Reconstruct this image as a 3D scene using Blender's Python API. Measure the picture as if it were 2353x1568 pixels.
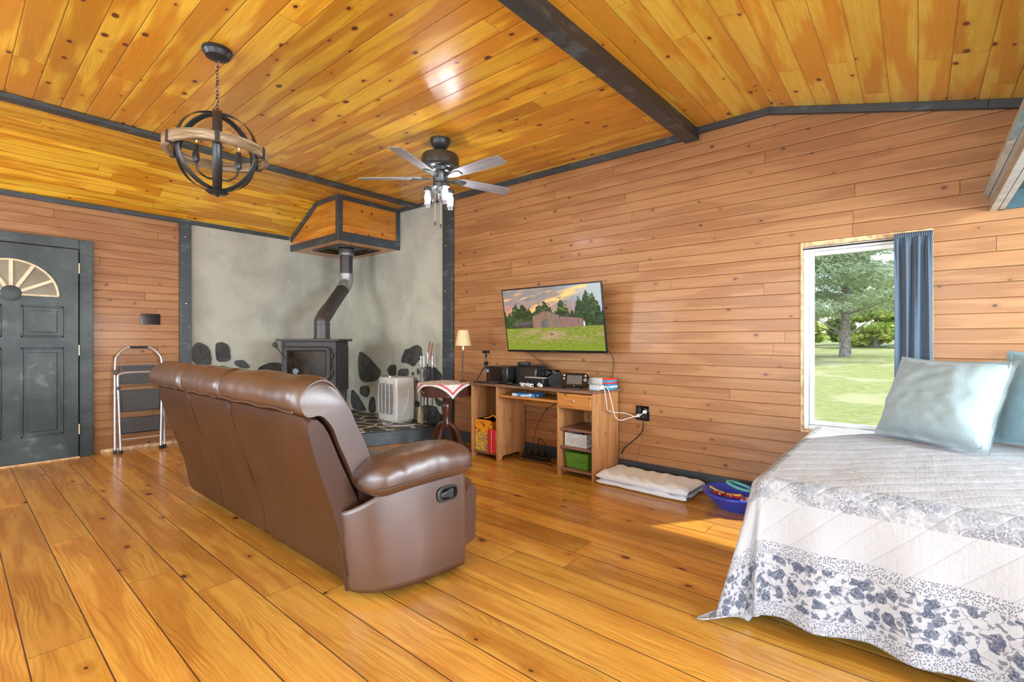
import bpy, bmesh, math, random
from mathutils import Vector, Matrix, noise
R = math.radians
PI = math.pi
for o in list(bpy.data.objects):
    bpy.data.objects.remove(o)
SC = bpy.context.scene
COL = SC.collection
random.seed(7)

# ------------------------------------------------------------------ camera
cam_d = bpy.data.cameras.new('camera')
cam = bpy.data.objects.new('camera', cam_d); COL.objects.link(cam)
cam_d.sensor_width = 36.0
cam_d.lens = 1100 / 2353 * 36.0
cam_d.clip_start = 0.05; cam_d.clip_end = 400
cam.location = (0, 0, 1.14)
cam.rotation_euler = (R(90), 0, math.atan2(.647, .7625))
SC.camera = cam

# ------------------------------------------------------------------ world, sun, window light
W = bpy.data.worlds.new('sky'); SC.world = W; W.use_nodes = True
wn = W.node_tree; bg = wn.nodes['Background']
sky = wn.nodes.new('ShaderNodeTexSky'); sky.sky_type = 'NISHITA'
sky.sun_disc = False; sky.sun_elevation = R(48); sky.sun_rotation = R(160)
wn.links.new(sky.outputs[0], bg.inputs[0]); bg.inputs[1].default_value = 0.30
def light(name, kind, loc, energy, color=(1, 1, 1), **k):
    d = bpy.data.lights.new(name, kind); d.energy = energy; d.color = color
    rot = k.pop('rot', None)
    for a, b in k.items(): setattr(d, a, b)
    o = bpy.data.objects.new(name, d); COL.objects.link(o); o.location = loc
    if rot: o.rotation_euler = rot
    return o
sun = light('sun', 'SUN', (3, -4, 6), 3.2, (1, .95, .86), angle=R(1.2))
sun.rotation_euler = Vector((-.34, -.50, -.80)).to_track_quat('-Z', 'Y').to_euler()
# daylight standing in the three window openings behind the camera
light('daylight_back', 'AREA', (-1.0, -2.36, 1.35), 70, (.80, .90, 1), shape='RECTANGLE', size=3.8, size_y=2.1, rot=(R(112), 0, 0))
light('daylight_back_left', 'AREA', (-4.8, -2.36, 1.45), 46, (.84, .92, 1), shape='RECTANGLE', size=1.5, size_y=1.3, rot=(R(108), 0, 0))
light('daylight_right', 'AREA', (2.36, .35, 1.2), 64, (.72, .86, 1), shape='RECTANGLE', size=1.7, size_y=1.6, rot=(R(108), 0, R(90)))
light('daylight_bedside', 'AREA', (2.36, 2.45, 1.35), 78, (.78, .89, 1), shape='RECTANGLE', size=1.3, size_y=.9, rot=(R(106), 0, R(90)))
SC.view_settings.view_transform = 'Standard'
SC.view_settings.look = 'None'
SC.view_settings.gamma = 1
SC.view_settings.exposure = 1.02

# ------------------------------------------------------------------ materials
class NT:
    def __init__(s, name):
        s.mat = bpy.data.materials.new(name); s.mat.use_nodes = True
        s.t = s.mat.node_tree; s.n = s.t.nodes; s.b = s.n['Principled BSDF']
    def link(s, a, b): s.t.links.new(a, b)
    def put(s, sock, v):
        if isinstance(v, bpy.types.NodeSocket): s.link(v, sock)
        elif isinstance(v, (tuple, list)) and len(v) == 3 and len(sock.default_value) == 4: sock.default_value = (*v, 1)
        else: sock.default_value = v
    def m(s, op, a, b=None, c=None, clamp=False):
        n = s.n.new('ShaderNodeMath'); n.operation = op; n.use_clamp = clamp
        for i, v in enumerate((a, b, c)):
            if v is not None: s.put(n.inputs[i], v)
        return n.outputs[0]
    def vec(s, x=0, y=0, z=0):
        n = s.n.new('ShaderNodeCombineXYZ')
        for i, v in enumerate((x, y, z)): s.put(n.inputs[i], v)
        return n.outputs[0]
    def sep(s, v):
        n = s.n.new('ShaderNodeSeparateXYZ'); s.link(v, n.inputs[0]); return n.outputs
    def pos(s): return s.n.new('ShaderNodeNewGeometry').outputs['Position']
    def obj(s): return s.n.new('ShaderNodeTexCoord').outputs['Object']
    def uv(s): return s.n.new('ShaderNodeTexCoord').outputs['UV']
    def noise(s, v, scale=5, detail=3, rough=.5, dist=0, dims='3D', out='Fac'):
        n = s.n.new('ShaderNodeTexNoise'); n.noise_dimensions = dims
        s.link(v, n.inputs['Vector']); n.inputs['Scale'].default_value = scale
        n.inputs['Detail'].default_value = detail; n.inputs['Roughness'].default_value = rough
        n.inputs['Distortion'].default_value = dist
        return n.outputs[out]
    def voro(s, v, scale=1, feature='F1', rnd=1, dims='3D'):
        n = s.n.new('ShaderNodeTexVoronoi'); n.feature = feature; n.voronoi_dimensions = dims
        s.link(v, n.inputs['Vector']); n.inputs['Scale'].default_value = scale
        n.inputs['Randomness'].default_value = rnd
        return n.outputs
    def white(s, v):
        n = s.n.new('ShaderNodeTexWhiteNoise'); n.noise_dimensions = '3D'
        s.link(v, n.inputs['Vector']); return n.outputs
    def mix(s, f, a, b, mode='MIX'):
        n = s.n.new('ShaderNodeMix'); n.data_type = 'RGBA'; n.blend_type = mode
        s.put(n.inputs[0], f); s.put(n.inputs[6], a); s.put(n.inputs[7], b); return n.outputs[2]
    def ramp(s, f, stops, interp='LINEAR'):
        n = s.n.new('ShaderNodeValToRGB'); cr = n.color_ramp; cr.interpolation = interp
        while len(cr.elements) < len(stops): cr.elements.new(.5)
        for e, (p, c) in zip(cr.elements, stops):
            e.position = p; e.color = (*c, 1) if len(c) == 3 else c
        s.link(f, n.inputs[0]); return n.outputs[0]
    def range(s, v, a, b, c=0, d=1, smooth=True):
        n = s.n.new('ShaderNodeMapRange'); n.interpolation_type = 'SMOOTHSTEP' if smooth else 'LINEAR'
        s.put(n.inputs[0], v)
        for i, x in zip((1, 2, 3, 4), (a, b, c, d)): n.inputs[i].default_value = x
        return n.outputs[0]
    def bump(s, h, strength=.5, dist=.01):
        n = s.n.new('ShaderNodeBump'); n.inputs['Strength'].default_value = strength
        n.inputs['Distance'].default_value = dist; s.link(h, n.inputs['Height'])
        s.link(n.outputs[0], s.b.inputs['Normal'])
    def set(s, **k):
        for a, v in k.items():
            s.put(s.b.inputs[{'color': 'Base Color', 'rough': 'Roughness', 'metal': 'Metallic', 'spec': 'Specular IOR Level',
                              'coat': 'Coat Weight', 'trans': 'Transmission Weight', 'emit': 'Emission Color',
                              'es': 'Emission Strength', 'sheen': 'Sheen Weight', 'alpha': 'Alpha', 'sss': 'Subsurface Weight'}[a]], v)
        return s.mat

def plain(name, color, rough=.5, metal=0, var=.12, scale=14, bump=0, **k):
    s = NT(name); p = s.obj(); f = s.noise(p, scale, 4)
    dark = tuple(c * (1 - var) for c in color); lite = tuple(min(1, c * (1 + var)) for c in color)
    col = s.mix(s.range(f, .3, .7), dark, lite)
    s.set(color=col, rough=rough, metal=metal, **k)
    if bump: s.bump(s.noise(p, scale * 6, 3), bump, .003)
    return s.mat

def planks(name, along, across, Wd, L, light_c, mid_c, dark_c, knot_c=(.10, .03, .01), gap_c=(.06, .025, .01), gw=.0015, seed=0,
           rough=.3, coat=.0, heart=.35, kn=(2.2, 6.0), kden=.5, ksize=.085, bump=.6, bdist=.004, rings=.5, vshift=0., scratch=0., bright=.25,
           local=False, coatr=.13, hs=.6, vgroove=.006, ledge=0.):
    s = NT(name); P = s.sep(s.obj() if local else s.pos())
    ax = {'x': 0, 'y': 1, 'z': 2}
    u, v0 = P[ax[along]], P[ax[across]]
    v = s.m('ADD', v0, vshift)
    vs = s.m('DIVIDE', v, Wd); row = s.m('FLOOR', vs); fv = s.m('FRACT', vs)
    r1 = s.white(s.vec(row, seed, 3.3))[0]
    us = s.m('ADD', s.m('DIVIDE', u, L), s.m('MULTIPLY', r1, 7.3)); colm = s.m('FLOOR', us); fu = s.m('FRACT', us)
    wn_ = s.white(s.vec(row, colm, seed + .5)); r2 = wn_[0]; rc = s.sep(wn_[1])
    pu = s.m('ADD', u, s.m('MULTIPLY', r2, 31.0)); pv = s.m('ADD', v, s.m('MULTIPLY', rc[1], 17.0))
    # knots
    wob = s.noise(s.vec(pu, pv, r2), 9, 2)
    vo = s.voro(s.vec(s.m('MULTIPLY', pu, kn[0]), s.m('MULTIPLY', pv, kn[1]), 0), 1, dims='2D')
    kd = s.m('ADD', vo['Distance'], s.m('MULTIPLY', s.m('SUBTRACT', wob, .5), .05))
    kc = s.sep(vo['Color'])
    on = s.m('LESS_THAN', kc[0], kden)
    ks = s.m('MULTIPLY', s.m('MULTIPLY_ADD', kc[1], .8, .35), ksize)
    knot = s.m('MULTIPLY', on, s.m('SUBTRACT', 1.0, s.m('SMOOTH_MIN', s.m('DIVIDE', kd, ks), 1.0, .3), clamp=True))
    knot = s.range(knot, .0, .25)
    halo = s.m('MULTIPLY', on, s.range(kd, .03, .30, 1, 0))
    # grain
    g = s.noise(s.vec(s.m('MULTIPLY', pu, 1.6), s.m('MULTIPLY', pv, 38), r2), 1, 4, .6)
    g2 = s.noise(s.vec(s.m('MULTIPLY', pu, 6), s.m('MULTIPLY', pv, 300), r2), 1, 3, .6)
    warp = s.noise(s.vec(s.m('MULTIPLY', pu, 1.1), s.m('MULTIPLY', pv, 6), r2), 1, 2)
    ph = s.m('ADD', s.m('MULTIPLY', pv, 330), s.m('ADD', s.m('MULTIPLY', warp, 75), s.m('MULTIPLY', halo, 16)))
    ring = s.m('POWER', s.m('MULTIPLY_ADD', s.m('SINE', ph), .5, .5), 3)
    ring = s.m('MULTIPLY', ring, s.range(s.noise(s.vec(pu, s.m('MULTIPLY', pv, 3), seed), 1.3, 2), .42, .62))
    # heartwood patches
    hw = s.range(s.noise(s.vec(s.m('MULTIPLY', pu, 1.3), s.m('MULTIPLY', pv, 9), s.m('MULTIPLY', r2, 9)), 1, 2, .45), .54 - heart * .25, .60 - heart * .10)
    c = s.mix(s.range(g, .3, .75), light_c, mid_c)
    c = s.mix(s.m('MULTIPLY', s.range(g2, .35, .7), .30), c, tuple(x * .8 for x in dark_c))
    c = s.mix(s.m('MULTIPLY', hw, hs), c, dark_c)
    c = s.mix(s.m('MULTIPLY', ring, rings), c, tuple(x * .75 for x in dark_c))
    c = s.mix(s.m('MULTIPLY', s.range(halo, .3, 1), .45), c, dark_c)
    tone = s.m('MULTIPLY_ADD', s.m('SUBTRACT', rc[2], .5), bright * 2, 1.0)
    c = s.mix(1.0, c, s.vec(tone, tone, s.m('POWER', tone, 1.3)), 'MULTIPLY')
    c = s.mix(knot, c, knot_c)
    if scratch:
        sc_ = s.noise(s.vec(s.m('MULTIPLY', u, 9), s.m('MULTIPLY', v0, 60), 1), 1, 5, .75, 1.2)
        wear = s.noise(s.pos(), 2.3, 3)
        f = s.m('MULTIPLY', s.range(sc_, .66, .74), s.range(wear, .5, .64))
        c = s.mix(s.m('MULTIPLY', f, scratch), c, (.85, .68, .42))
    ev = s.m('MULTIPLY', s.m('MINIMUM', fv, s.m('SUBTRACT', 1.0, fv)), Wd)
    eu = s.m('MULTIPLY', s.m('MINIMUM', fu, s.m('SUBTRACT', 1.0, fu)), L)
    gap = s.m('MAXIMUM', s.range(ev, gw * .5, gw, 1, 0), s.range(eu, gw * .3, gw * .6, 1, 0))
    c = s.mix(gap, c, gap_c)
    if ledge:
        # painted highlight: pale line along the groove edge of every board
        lip = s.m('MULTIPLY', s.range(fv, ledge * .35, ledge * .6), s.range(fv, ledge, ledge * 1.4, 1, 0))
        c = s.mix(s.m('MULTIPLY', lip, .35), c, tuple(min(1, x * 1.5) for x in light_c))
    h = s.m('ADD', s.m('MINIMUM', s.range(ev, 0, vgroove), s.range(eu, 0, vgroove * .5)), s.m('MULTIPLY', g, .06))
    h = s.m('ADD', h, s.m('MULTIPLY', r2, .15))
    s.bump(h, bump, bdist)
    s.set(color=c, rough=s.m('MULTIPLY_ADD', g, .14, rough - .05), coat=coat)
    s.b.inputs['Coat Roughness'].default_value = coatr
    return s.mat

CEIL = dict(light_c=(.95, .62, .06), mid_c=(.90, .46, .028), dark_c=(.58, .20, .010), gap_c=(.24, .08, .012), knot_c=(.14, .04, .014), coatr=.24, hs=.72)
CEIR = dict(hs=.75, light_c=(.98, .78, .13), mid_c=(.97, .64, .06), dark_c=(.76, .32, .018), gap_c=(.40, .15, .025), knot_c=(.16, .05, .018))  # paler palette: the brighter light on this ceiling panel is put into its colour
M = {}
M['ceil_x'] = planks('pine_ceiling_across', 'x', 'y', .139, 3.6, rough=.27, coat=.35, seed=1, vshift=.03, heart=.55, kden=.34, ksize=.10, kn=(4.2, 6.4), bright=.16, rings=.3, **CEIL)
M['ceil_y'] = planks('pine_ceiling_right', 'y', 'x', .13, 1.3, rough=.25, coat=.3, seed=5, heart=.45, kden=.30, ksize=.09, kn=(4.2, 6.4), bright=.1, rings=.25, **CEIR)
M['ceil_l'] = planks('pine_ceiling_left', 'y', 'x', .089, 1.5, rough=.25, coat=.3, seed=9, heart=.3, kden=.3, kn=(4.5, 8), bright=.16, rings=.25, **CEIL)
CED = dict(light_c=(.46, .235, .095), mid_c=(.40, .182, .066), dark_c=(.29, .115, .038), knot_c=(.10, .048, .03), gap_c=(.15, .062, .028))
M['wall_y'] = planks('cedar_wall_left', 'y', 'z', .083, 2.0, rough=.46, coat=.05, seed=21, heart=.2, kden=.24, ksize=.075, kn=(5.0, 7.5), bright=.07, rings=.22, gw=.0024, vgroove=.006, bump=.6, bdist=.005, ledge=.07, **CED)
M['wall_x'] = planks('cedar_wall_front', 'x', 'z', .0865, 2.9, rough=.40, coat=.12, seed=33, heart=.2, kden=.24, ksize=.075, kn=(5.0, 7.5), bright=.07, rings=.22, gw=.0024, vgroove=.006, bump=.6, bdist=.005, ledge=.07, **CED)
M['floor'] = planks('pine_floorboards', 'x', 'y', .182, 2.3, (.74, .41, .072), (.64, .29, .038), (.37, .118, .011), knot_c=(.09, .03, .015), gap_c=(.10, .045, .02),
                    rough=.25, coat=.25, seed=44, heart=.25, kden=.30, ksize=.085, kn=(3.0, 5.0), hs=.46, bright=.14, rings=.42, gw=.003, bump=.5, bdist=.003, scratch=.55, vgroove=.004)
M['desk'] = planks('desk_pine', 'z', 'x', .09, 3, (.56, .29, .12), (.48, .22, .08), (.36, .14, .05), rough=.4, heart=.1, kden=.5, ksize=.07, kn=(4, 12), bright=.07, gw=.0004, bump=.15, rings=.35, local=True)
M['desk_y'] = planks('desk_pine_side', 'z', 'y', .09, 3, (.60, .31, .13), (.52, .24, .09), (.38, .15, .05), rough=.4, heart=.1, kden=.5, ksize=.07, kn=(4, 12), bright=.07, gw=.0004, bump=.15, rings=.35, local=True)
M['desk_x'] = planks('desk_pine_front', 'x', 'z', .1, 3, (.66, .30, .07), (.55, .22, .05), (.38, .13, .03), rough=.35, heart=.1, kden=.5, ksize=.07, kn=(5, 14), bright=.05, gw=.0004, bump=.15, rings=.35, local=True)
M['desk_top'] = planks('desk_top_wood', 'x', 'y', .1, 3, (.30, .17, .11), (.23, .12, .075), (.16, .07, .04), rough=.45, heart=.1, kden=.3, bright=.07, gw=.0004, bump=.15, local=True)
M['hood'] = planks('hood_pine', 'x', 'z', .5, 3, (.70, .33, .05), (.62, .25, .03), (.42, .13, .015), knot_c=(.12, .035, .012), rough=.25, coat=.3, seed=71, heart=.3, kden=.65, ksize=.09, kn=(5, 5), gw=.0004, bump=.2)
M['hood_y'] = planks('hood_pine_side', 'y', 'z', .5, 3, (.62, .26, .035), (.55, .20, .02), (.40, .12, .012), knot_c=(.12, .035, .012), rough=.25, coat=.3, seed=75, heart=.3, kden=.6, ksize=.09, kn=(5, 5), gw=.0004, bump=.2)

def black_paint():
    s = NT('black_stained_wood'); P = s.pos(); p = s.sep(P)
    f = s.noise(P, 7, 5, .65); g = s.noise(s.vec(s.m('MULTIPLY', p[0], 6), s.m('MULTIPLY', p[1], 6), s.m('MULTIPLY', p[2], 40)), 1, 4)
    c = s.mix(s.range(s.m('MULTIPLY', f, g), .26, .42), (.045, .056, .066), (.095, .125, .145))
    s.set(color=c, rough=.38); s.bump(g, .25, .003); return s.mat
M['black'] = black_paint()
def door_paint():
    s = NT('worn_teal_black_paint'); P = s.pos()
    f = s.noise(P, 3.2, 6, .62, .6); g = s.noise(P, 11, 4)
    c = s.mix(s.range(f, .38, .66), (.024, .038, .041), (.06, .085, .09))
    c = s.mix(s.m('MULTIPLY', s.range(s.m('MULTIPLY', f, g), .33, .44), .45), c, (.22, .27, .26))
    s.set(color=c, rough=.42); return s.mat
M['door'] = door_paint()
def cement():
    s = NT('troweled_cement'); P = s.pos()
    a = s.noise(P, 1.6, 6, .6, .4); b = s.noise(P, 9, 6, .7, .8); e = s.noise(P, 30, 3)
    c = s.mix(s.range(a, .35, .65), (.39, .40, .35), (.53, .55, .475))
    c = s.mix(s.m('MULTIPLY', s.range(b, .55, .75), .35), c, (.61, .63, .54))
    c = s.mix(s.m('MULTIPLY', s.range(b, .30, .42, 1, 0), .35), c, (.32, .30, .25))
    hx = s.voro(P, 30, 'DISTANCE_TO_EDGE')['Distance']
    f = s.m('MULTIPLY', s.range(hx, .02, .06, 1, 0), s.range(a, .58, .66))
    c = s.mix(s.m('MULTIPLY', f, .3), c, (.2, .2, .17))
    s.set(color=c, rough=.8); s.bump(s.m('ADD', b, s.m('MULTIPLY', e, .3)), .45, .012); return s.mat
M['cement'] = cement()
def slate():
    s = NT('dark_slate'); P = s.pos(); a = s.noise(P, 5, 6, .65); b = s.noise(P, 22, 4)
    c = s.mix(s.range(a, .35, .7), (.025, .027, .026), (.085, .085, .08)); s.set(color=c, rough=.55); s.bump(b, .5, .006); return s.mat
M['slate'] = slate()
def hearth_top():
    s = NT('flagstone_hearth'); P = s.sep(s.pos())
    v = s.vec(s.m('MULTIPLY', P[0], 3.2), s.m('MULTIPLY', P[1], 4.6), 0)
    w = s.noise(v, 1.2, 3); v2 = s.vec(s.m('ADD', s.m('MULTIPLY', P[0], 3.2), w), s.m('MULTIPLY', P[1], 4.6), 0)
    d = s.voro(v2, 1, 'DISTANCE_TO_EDGE', dims='2D')['Distance']
    c = s.mix(s.range(d, .05, .08), (.66, .60, .46), (.045, .045, .043))
    s.set(color=c, rough=.45); s.bump(s.range(d, .03, .08), .4, .01); return s.mat
M['hearth'] = hearth_top()
def leather():
    s = NT('brown_leather'); p = s.obj(); a = s.noise(p, 2.5, 4); b = s.noise(p, 90, 3); w = s.noise(p, 5, 3, .5, 1.0)
    vc = s.voro(p, 260, 'DISTANCE_TO_EDGE')['Distance']
    c = s.mix(s.range(a, .3, .7), (.055, .023, .014), (.088, .038, .024))
    s.set(color=c, rough=s.m('MULTIPLY_ADD', b, .12, .36), coat=.8); s.b.inputs['Coat Roughness'].default_value = .36
    s.b.inputs['Specular IOR Level'].default_value = 1.0
    s.bump(s.m('ADD', s.m('MULTIPLY', w, .8), s.m('MULTIPLY', vc, .12)), .30, .009); return s.mat
M['leather'] = leather()
def leather_back():
    s = NT('matte_brown_leather'); p = s.obj(); a = s.noise(p, 2.0, 4); w = s.noise(p, 3, 3, .5, .6); vc = s.voro(p, 260, 'DISTANCE_TO_EDGE')['Distance']
    c = s.mix(s.range(a, .3, .7), (.044, .017, .0075), (.064, .026, .012))
    s.set(color=c, rough=.40); s.bump(s.m('ADD', w, s.m('MULTIPLY', vc, .04)), .3, .02); return s.mat
M['leather2'] = leather_back()
M['metal_dark'] = plain('dark_bronze_metal', (.060, .066, .072), .36, .6)
M['metal_fan'] = plain('gunmetal', (.10, .115, .125), .34, .75)
M['iron'] = plain('cast_iron', (.055, .053, .056), .55, .3, bump=.15)
M['pipe'] = plain('stove_pipe_black', (.085, .078, .080), .42, .4, scale=6)
M['galv'] = plain('galvanised_steel', (.55, .56, .57), .3, .9, var=.3, scale=40, bump=.3)
M['foil'] = plain('silver_tape', (.42, .43, .44), .45, .6, var=.2, scale=30, bump=.2)
M['chrome'] = plain('chrome', (.8, .8, .8), .15, 1)
M['steel'] = plain('painted_aluminium', (.62, .63, .66), .32, .6)
M['plastic_k'] = plain('black_plastic', (.014, .014, .016), .28, spec=.5)
M['plastic_m'] = plain('matte_black_plastic', (.025, .026, .028), .5)
M['gloss_k'] = plain('gloss_black', (.006, .006, .008), .08)
M['plastic_w'] = plain('white_plastic', (.78, .78, .76), .35, var=.03)
M['plastic_g'] = plain('pale_grey_plastic', (.50, .54, .58), .4, var=.05)
M['tread'] = None
def tread():
    s = NT('ribbed_tread'); p = s.sep(s.obj()); w = s.m('SINE', s.m('MULTIPLY', p[2], 420))
    s.set(color=s.mix(s.range(w, -.5, .5), (.035, .038, .042), (.11, .115, .125)), rough=.5); s.bump(w, .5, .003); return s.mat
M['tread'] = tread()
M['vinyl'] = plain('white_vinyl', (.82, .84, .86), .35, var=.03)
M['rawwood'] = plain('raw_osb_edge', (.72, .50, .28), .8, var=.35, scale=30)
M['cream'] = plain('cream_paint', (.75, .66, .47), .5)
M['mahog'] = plain('mahogany', (.085, .028, .018), .3, coat=.3, scale=8)
M['brass'] = plain('brass', (.75, .60, .32), .25, .9)
M['navy_cord'] = plain('black_rubber', (.02, .02, .022), .5)
M['white_cord'] = plain('white_rubber', (.75, .76, .78), .45, var=.03)
M['brown_cord'] = plain('brown_cord', (.10, .045, .02), .5)
M['red'] = plain('red_plastic', (.62, .02, .03), .25, coat=.4)
M['basin'] = plain('blue_plastic', (.035, .07, .62), .3, coat=.2, var=.06)
M['lampshade'] = plain('cream_shade', (.70, .56, .32), .8, var=.05, trans=.0)
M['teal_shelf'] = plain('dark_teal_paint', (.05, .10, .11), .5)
M['pewter'] = plain('pewter_paint', (.27, .45, .50), .25, .0, coat=.8, var=.2, scale=6)
M['brush'] = plain('straw_bristle', (.62, .50, .28), .9, bump=.6, scale=40)
M['redwood'] = plain('red_wood_handle', (.30, .07, .035), .4)
M['mint'] = plain('mint_plastic', (.15, .62, .48), .4)
M['yellow'] = plain('yellow_braid', (.70, .48, .08), .6)
M['navy_toy'] = plain('navy_plastic', (.02, .05, .13), .35)
M['orange'] = plain('orange_plastic', (.85, .35, .03), .4)
def wood_ring():
    s = NT('weathered_band_wood'); p = s.sep(s.obj()); n = s.noise(s.vec(s.m('MULTIPLY', p[0], 5), s.m('MULTIPLY', p[1], 5), s.m('MULTIPLY', p[2], 90)), 1, 5, .7)
    c = s.ramp(n, [(.3, (.09, .055, .025)), (.48, (.27, .19, .10)), (.66, (.52, .44, .33))]); s.set(color=c, rough=.5); s.bump(n, .3, .003); return s.mat
M['ring'] = wood_ring()
def blade():
    s = NT('grey_wood_blade'); p = s.sep(s.obj()); n = s.noise(s.vec(s.m('MULTIPLY', p[0], 3), s.m('MULTIPLY', p[1], 50), 0), 1, 4, .6)
    s.set(color=s.mix(s.range(n, .3, .7), (.22, .23, .26), (.40, .41, .45)), rough=.4); return s.mat
M['blade'] = blade()
def glass(name, tint=(.95, .97, .97), gloss=.1):
    s = NT(name); s.n.remove(s.b); o = s.n['Material Output']
    t = s.n.new('ShaderNodeBsdfTransparent'); t.inputs[0].default_value = (*tint, 1)
    g = s.n.new('ShaderNodeBsdfGlossy'); g.inputs['Roughness'].default_value = .03
    f = s.n.new('ShaderNodeLayerWeight'); f.inputs[0].default_value = .35
    m = s.n.new('ShaderNodeMixShader'); k = s.m('MULTIPLY_ADD', s.m('POWER', f.outputs['Facing'], 3), gloss * 4, gloss * .3)
    s.link(k, m.inputs[0]); s.link(t.outputs[0], m.inputs[1]); s.link(g.outputs[0], m.inputs[2]); s.link(m.outputs[0], o.inputs[0]); return s.mat
M['glass'] = glass('window_glass', (.90, .92, .91), .004)
M['jar'] = glass('jar_glass', (.92, .94, .96), .14)
def frosted():
    s = NT('cobwebbed_glass'); p = s.pos(); n = s.noise(p, 8, 4); s.set(color=s.mix(n, (.17, .15, .10), (.30, .27, .20)), rough=.15); return s.mat
M['fanlight'] = frosted()
def emis(name, c, e):
    s = NT(name); s.set(color=(0, 0, 0), emit=c, es=e, rough=.5); return s.mat
M['bulb'] = emis('lit_bulb', (1, .97, .95), 7)
M['filament'] = emis('filament', (1, .62, .18), 6)
def stove_glass():
    s = NT('sooty_stove_glass'); p = s.obj(); n = s.noise(p, 7, 5, .6); s.set(color=s.mix(s.range(n, .4, .7), (.004, .003, .003), (.035, .02, .015)), rough=.14, spec=.15); return s.mat
M['stove_glass'] = stove_glass()
def fabric(name, c, var=.1, wscale=240, b=.3, rough=.9, sheen=.2, fold=0):
    s = NT(name); p = s.obj(); P = s.sep(p)
    wv = s.m('MULTIPLY', s.m('SINE', s.m('MULTIPLY', P[0], wscale * 6)), s.m('SINE', s.m('MULTIPLY', P[2], wscale * 6)))
    n = s.noise(p, 6, 4); n2 = s.noise(s.vec(s.m('MULTIPLY', P[0], 200), s.m('MULTIPLY', P[1], 200), s.m('MULTIPLY', P[2], 14)), 1, 2)
    col = s.mix(s.range(s.m('ADD', s.m('MULTIPLY', n, .6), s.m('MULTIPLY', n2, .4)), .3, .7), tuple(x * (1 - var) for x in c), tuple(min(1, x * (1 + var)) for x in c))
    s.set(color=col, rough=rough, sheen=sheen); s.bump(s.m('ADD', s.m('MULTIPLY', n2, .3), s.m('MULTIPLY', n, fold)), b, .006); return s.mat
M['curtain'] = fabric('slate_blue_curtain', (.085, .125, .18), .08)
M['pillow'] = fabric('pale_aqua_linen', (.37, .47, .50), .08, fold=2, b=.5)
M['pillow2'] = fabric('aqua_cotton', (.30, .45, .50), .07, fold=2, b=.5)
M['white_blanket'] = fabric('white_blanket', (.78, .84, .92), .04, fold=1.5, b=.5)
M['boxspring'] = fabric('dark_boxspring', (.06, .045, .05), .2)
M['mattress'] = fabric('mattress_ticking', (.6, .6, .6), .05)
def quilt():
    s = NT('floral_quilt'); U = s.sep(s.uv()); u, v = U[0], U[1]
    e = s.m('MINIMUM', u, v)
    V = s.vec(u, v, 0)
    wob = s.noise(V, 30, 2, out='Color')
    wv = s.n.new('ShaderNodeVectorMath'); wv.operation = 'MULTIPLY_ADD'; s.link(wob, wv.inputs[0]); wv.inputs[1].default_value = (.045, .045, 0); s.link(V, wv.inputs[2]); Wp = wv.outputs[0]
    def band(a, b): return s.m('MULTIPLY', s.range(e, a - .002, a + .002), s.range(e, b - .002, b + .002, 1, 0))
    # roses, leaves and stems
    r = s.voro(Wp, 19, dims='2D'); rc = s.sep(r['Color'])
    rose = s.m('MULTIPLY', s.m('LESS_THAN', rc[0], .82), s.range(r['Distance'], .30, .36, 1, 0))
    pet = s.range(s.noise(V, 120, 3, .6, 1.5), .40, .52)
    rose = s.m('MULTIPLY', rose, s.m('MULTIPLY_ADD', pet, .5, .5))
    l = s.voro(Wp, 42, dims='2D'); lc = s.sep(l['Color'])
    leaf = s.m('MULTIPLY', s.m('LESS_THAN', lc[0], .75), s.range(l['Distance'], .28, .38, 1, 0))
    st = s.m('MULTIPLY', s.range(s.voro(Wp, 20, 'DISTANCE_TO_EDGE', dims='2D')['Distance'], .015, .03, 1, 0), .7)
    flor = s.m('MAXIMUM', s.m('MAXIMUM', rose, s.m('MULTIPLY', leaf, .75)), st)
    dt = s.voro(V, 150, dims='2D'); dots = s.m('MULTIPLY', s.range(dt['Distance'], .28, .42, 1, 0), s.m('LESS_THAN', s.sep(dt['Color'])[0], .8))
    f = s.m('MULTIPLY', dots, .75)
    f = s.m('MULTIPLY', f, s.m('MAXIMUM', band(-.02, .055), band(.235, .285)))
    f2 = s.m('MULTIPLY', s.m('MULTIPLY', flor, .95), band(.055, .235))
    d3 = s.voro(Wp, 130, dims='2D'); dd = s.m('MULTIPLY', s.range(d3['Distance'], .35, .55, 1, 0), .62)
    f3 = s.m('MULTIPLY', s.m('MAXIMUM', s.m('MULTIPLY', dd, s.range(s.noise(V, 14, 3), .4, .6)), s.m('MULTIPLY', flor, .35)), s.m('MAXIMUM', band(.45, .56), s.m('MULTIPLY', s.range(e, .60, .62), .10)))
    ink = s.m('MAXIMUM', f, s.m('MAXIMUM', f2, f3))
    c = s.mix(ink, (.46, .47, .50), (.045, .065, .12))
    # quilting stitches
    a = s.m('POWER', s.m('ABSOLUTE', s.m('SINE', s.m('MULTIPLY', u, 210))), .5); b = s.m('POWER', s.m('ABSOLUTE', s.m('SINE', s.m('MULTIPLY', v, 260))), .5)
    dg = s.m('POWER', s.m('ABSOLUTE', s.m('SINE', s.m('MULTIPLY', s.m('SUBTRACT', u, s.m('MULTIPLY', v, 1.0)), 26))), .25)
    h = s.m('ADD', s.m('MULTIPLY', s.m('MINIMUM', a, b), .10), s.m('ADD', s.m('MULTIPLY', dg, 1.2), s.m('MULTIPLY', s.noise(V, 40, 4, .7), 1.3)))
    s.bump(h, .55, .007); s.set(color=c, rough=.9, sheen=.1); return s.mat
M['quilt'] = quilt()
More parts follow.
